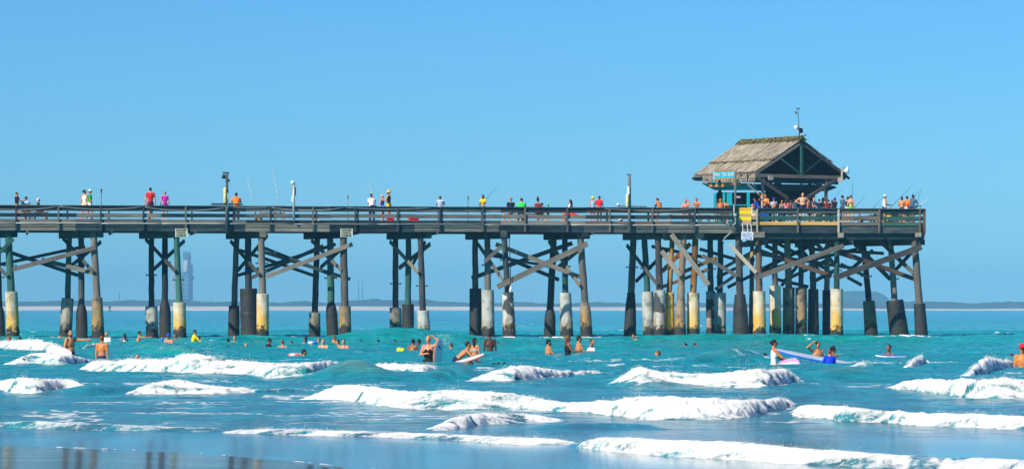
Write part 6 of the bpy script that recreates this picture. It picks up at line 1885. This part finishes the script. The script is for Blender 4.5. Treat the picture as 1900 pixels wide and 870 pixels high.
    # ---- boards and floats
    def board(name, cat, lab, c, L, Wd, th, R, deck, bottom=None, stripes=None, rail_=None, tail=.35):
        o = empty(name, c); tag(o, lab, cat)
        M = Matrix.Translation(c) @ R
        n = 22; up = []; prof = []
        for i in range(n + 1):
            t = i / n
            w = math.sin(min(1, (t + .015) * (2.3 if tail < .5 else 1.5)) * math.pi / 2) ** .6 if t < .5 else (math.cos(max(0, (t - .55) / .45) * math.pi / 2 * (.80 if tail > .3 else 1)) ** .7)
            prof.append(((t - .5) * L, max(.03, w) * Wd / 2))
        def slab_(w_mul, z0, z1, rock=.06):
            mb = MB(); vs = []
            for x_, w_ in prof:
                rz = rock * (2 * x_ / L) ** 2 * L * .25
                for s_, z_ in ((-1, z0), (1, z0), (1, z1), (-1, z1)):
                    vs.append((x_, s_ * w_ * w_mul, z_ + rz))
            fs = []
            for i in range(n):
                for k_ in range(4): fs.append((i * 4 + k_, i * 4 + (k_ + 1) % 4, i * 4 + 4 + (k_ + 1) % 4, i * 4 + 4 + k_))
            fs += [(3, 2, 1, 0), (n * 4, n * 4 + 1, n * 4 + 2, n * 4 + 3)]
            mb.add(vs, fs); return mb
        slab_(1.0, -th / 2, th * .25).build('core', bottom or deck, o, M=M)
        slab_(.94, th * .25 + .001, th / 2).build('deck_pad', deck, o, M=M)
        if rail_:
            for s_ in (-1, 1):
                mb = MB(); mb.tube([Vector((x_, s_ * w_ * 1.0, .06 * (2 * x_ / L) ** 2 * L * .25)) for x_, w_ in prof], th * .42, 6); mb.build('rail', rail_, o, True, M=M)
        if stripes:
            for y_, w_, mt in stripes:
                mb = MB(); vs = []
                for x_, ww in prof[2:-2]:
                    rz = .06 * (2 * x_ / L) ** 2 * L * .25
                    yy = y_ * ww
                    vs += [(x_, yy - w_ * ww, th / 2 + .003 + rz), (x_, yy + w_ * ww, th / 2 + .003 + rz)]
                mb.add(vs, [(2 * i, 2 * i + 2, 2 * i + 3, 2 * i + 1) for i in range(len(vs) // 2 - 1)]); mb.build('stripe', mt, o, M=M)
        return o
    wf = plain('board_white', (.80, .80, .80), .35, .03); lb = plain('board_pale_blue', (.74, .84, .83), .4, .05); rd = plain('board_coral_edge', (.75, .20, .14), .4); bl = plain('board_blue', (.02, .18, .62), .35); ppk = plain('board_pink', (.72, .30, .55), .4); lil = plain('board_lilac', (.50, .62, .86), .4)

    def RR(dirv, nrm):
        x = Vector(dirv).normalized(); z = Vector(nrm); z = (z - x * z.dot(x)).normalized(); y = z.cross(x)
        M = Matrix.Identity(4)
        for i in range(3): M[i][0] = x[i]; M[i][1] = y[i]; M[i][2] = z[i]
        return M
    board('bodyboard', 'bodyboard', 'plain white bodyboard under the hand of the pointing man', at(109, 654.5, 115.2), .82, .52, .06, RR((-1, -.2, .10), (.15, -.75, .8)), wf)
    bc = at(812.5, 654, 104.3); bR = RR((.14, .02, 1), (.80, -.60, 0))
    ob = board('bodyboard', 'bodyboard', 'pale blue bodyboard with coral edge held upright by the blond woman', bc,   .80, .36, .05, bR, lb, rd, rail_=rd)
    mb = MB(); mb.beam((.10, -.05, .045), (.20, .03, .050), .03, .004); mb.beam((.20, .03, .050), (.14, .07, .05), .02, .004)
    mb.build('emblem', BLACKP, ob, M=Matrix.Translation(bc) @ bR)
    board('bodyboard', 'bodyboard', 'white bodyboard with red edges tilted up in the hands of the bending boy', at(868, 667.5, 103.0), .98, .48, .05, RR((1, .1, .30), (-.25, -.15, 1)), wf, rd, rail_=rd)
    board('bodyboard', 'bodyboard', 'pink and white bodyboard beside the woman with sunglasses', at(1463, 677, 100.6), .62, .48, .06, RR((1, -.05, .16), (-.1, -.62, .8)), ppk, wf, stripes=[(0, .35, wf)])
    board('paddle_board', 'paddle board', 'long blue paddle board with white stripes under the child in blue', at(1508, 664.5, 104.8), 2.35, .46, .09, RR((1, .10, -.19), (.10, -.20, 1)), lil, bl, stripes=[(-.72, .12, wf), (.72, .12, wf), (0, .14, wf)])
    board('bodyboard', 'bodyboard', 'small white and blue board carrying the man resting on both arms', at(1653, 660, 115.4), 1.0, .42, .05, RR((1, 0, -.02), (0, -.10, 1)), bl, wf)
    # floats
    def ring(lab, c, Ro, r, mats, R=None):
        o = empty('swim_ring', c); tag(o, lab, 'swim ring')
        for i in range(8):
            pts = [Vector((math.cos(a) * Ro, math.sin(a) * Ro, 0)) for a in [math.pi * 2 * (i + t / 5) / 8 for t in range(6)]]
            mb = MB(); mb.tube(pts, r, 10); mb.build('ring_panel', mats[i % len(mats)], o, True, M=Matrix.Translation(c) @ (R or Matrix.Identity(4)))
        return o
    pk = plain('ring_pink', (.85, .16, .22), .35); wv = plain('ring_white', (.8, .8, .8), .35); bv = plain('ring_blue', (.02, .18, .85), .35)
    ring('pink and white swim ring left of the black-haired swimmer', Vector(((548 - 950) / F * 118.2, 118.2, zof(659, 118.2))), .17, .075, [pk, wv])
    ring('blue and white swim ring between the swimmers near the centre-left piles', Vector(((581 - 950) / F * 158, 158, zof(635.5, 158))), .24, .07, [bv, wv])
    c = Vector(((743 - 950) / F * 134, 134, zof(649, 134)))
    mb = MB(); vs, fs = blob([('e', Vector((-.05, 0, 0)), (.10, .10, .10)), ('e', Vector((.07, 0, -.01)), (.11, .11, .085))], .015)
    mb.add(vs, fs); o = mb.build('float', [plain('float_yellow', (.86, .90, .0), .35)], None, True, Matrix.Translation(c)); tag(o, 'bright yellow float at the back of the dark swimmer', 'float')
    # blue bottle in the hand
    hb = hand(out[315], 0); q = at(300.5, 632, 153.6)
    r = empty('bottle', q); tag(r, 'blue bottle held up left of the man in the blue cap', 'bottle')
    mb = MB(); mb.lathe((0, 0, 0), [(.04, -.12), (.045, -.1), (.045, .06), (.02, .11)], 10); mb.build('body', bl, r, True, Matrix.Translation(q))
    mb = MB(); mb.lathe((0, 0, 0), [(.022, .11), (.022, .14)], 8); mb.build('bottle_cap', wf, r, True, Matrix.Translation(q))
    # red bag by the seated woman
    q = pz(1064, Z_FLOOR + .36, 1.0)
    mb = MB(); vs, fs = blob([('e', Vector((0, 0, 0)), (.17, .1, .12)), ('e', Vector((.16, 0, .02)), (.14, .08, .05)), ('c', Vector((-.08, 0, .1)), Vector((.06, 0, .14)), .02, .02)], .015)
    mb.add(vs, fs); o = mb.build('bag', [cloth('red')], None, True, Matrix.Translation(q)); tag(o, 'soft red bag on the lap of the woman in the white top', 'bag')
    # floating birds-like dark ducks in the swell
    for px, y, lab in ((915, 676.5, 'dark fin-like tip in the water, left of three right of the white board'), (924, 676.5, 'dark fin-like tip in the water, middle of three right of the white board'), (934, 674.5, 'dark fin-like tip in the water, right of three right of the white board')):
        c = at(px, y, 101.5)
        zz = sea_z(c.x, c.y)
        mb = MB(); vs, fs = blob([('e', Vector((0, 0, 0)), (.06, .03, .025)), ('c', Vector((0, 0, 0)), Vector((.05, 0, .03)), .02, .012)], .01)
        mb.add(vs, fs); o = mb.build('swim_fin', [BLACKP], None, True, Matrix.Translation((c.x, c.y, max(c.z, zz + .01)))); tag(o, lab, 'fin', 'dark tips in the water')
    for o in bpy.data.objects:
        for kk in ('_hand', '_S', '_z0'):
            if kk in o: del o[kk]
    bpy.data.scenes.remove(TMP)


def build_spray():
    """droplets thrown up by the breaking crests"""
    rr = np.random.RandomState(5)
    P = []
    for fo, a in _br:
        if fo < .7: continue
        x0, x1 = a[0, 0], a[-1, 0]
        n = int((x1 - x0) * 900)
        xs = rr.uniform(x0, x1, n)
        cl = np.maximum(0, .35 + vn(xs / .5, xs * 0 + a[0, 1], 7) + .5 * vn(xs / .15, xs * 0 + a[0, 1], 8))
        xs = xs[rr.uniform(0, 1, n) < cl]
        Yf = np.interp(xs, a[:, 0], a[:, 1]); A = np.interp(xs, a[:, 0], a[:, 2]); run = np.interp(xs, a[:, 0], a[:, 3])
        ys = Yf + run * rr.uniform(.35, 1.25, len(xs))
        up = rr.exponential(.020, len(xs)); far = rr.uniform(0, 1, len(xs)) < .06
        zs = sea(xs, ys)[0] + up * np.where(far, 4.0, 1.0) * (.3 + A * 2.2)
        P.append(np.stack([xs, ys, zs, rr.uniform(.0024, .0062, len(xs)) * ys / 75], 1))
    for px, py0, py1, Y, n, w in ((386, 632, 668, 104, 60, .10), (395, 652, 672, 103, 120, .25), (823, 620, 640, 112, 240, .14), (1476, 668, 690, 99, 120, .3), (1603, 668, 680, 98, 160, .12), (1375, 655, 680, 98, 50, .25), (1460, 612, 625, 188, 50, .5)):
        x = (px - 950) / F * Y
        P.append(np.stack([x + rr.normal(size=n) * w, Y + rr.normal(size=n) * .2, zof(rr.uniform(py0, py1, n), Y), rr.uniform(.003, .008, n)], 1))
    P = np.concatenate(P)
    t = np.array([(1, 1, 1), (1, -1, -1), (-1, 1, -1), (-1, -1, 1)], float)
    ang = rr.uniform(0, 6.28, len(P)); c, s_ = np.cos(ang), np.sin(ang)
    V = np.empty((len(P), 4, 3))
    for k in range(4):
        V[:, k, 0] = P[:, 0] + P[:, 3] * (t[k, 0] * c - t[k, 1] * s_)
        V[:, k, 1] = P[:, 1] + P[:, 3] * (t[k, 0] * s_ + t[k, 1] * c)
        V[:, k, 2] = P[:, 2] + P[:, 3] * t[k, 2]
    base = np.arange(len(P))[:, None, None] * 4
    Fc = (base + np.array([[0, 1, 2], [0, 3, 1], [0, 2, 3], [1, 3, 2]])[None]).reshape(-1, 3).astype(np.int32)
    me = bpy.data.meshes.new('sea_spray')
    me.vertices.add(V.shape[0] * 4); me.vertices.foreach_set('co', V.astype(np.float32).ravel())
    me.loops.add(Fc.size); me.loops.foreach_set('vertex_index', Fc.ravel())
    me.polygons.add(len(Fc)); me.polygons.foreach_set('loop_start', np.arange(0, Fc.size, 3, dtype=np.int32))
    me.polygons.foreach_set('use_smooth', np.ones(len(Fc), dtype=bool))
    me.update(calc_edges=True)
    tag(link('sea_spray', me, [plain('spray_white', (.85, .88, .89), .6)]), kind='stuff', label='fine white droplets thrown up by the breaking waves', cat='spray')


build_sea()
build_sand()
build_shore()
build_far_things()
build_pier()
build_hut()
build_signs()
build_furniture()
build_people()
build_spray()
build_haze()
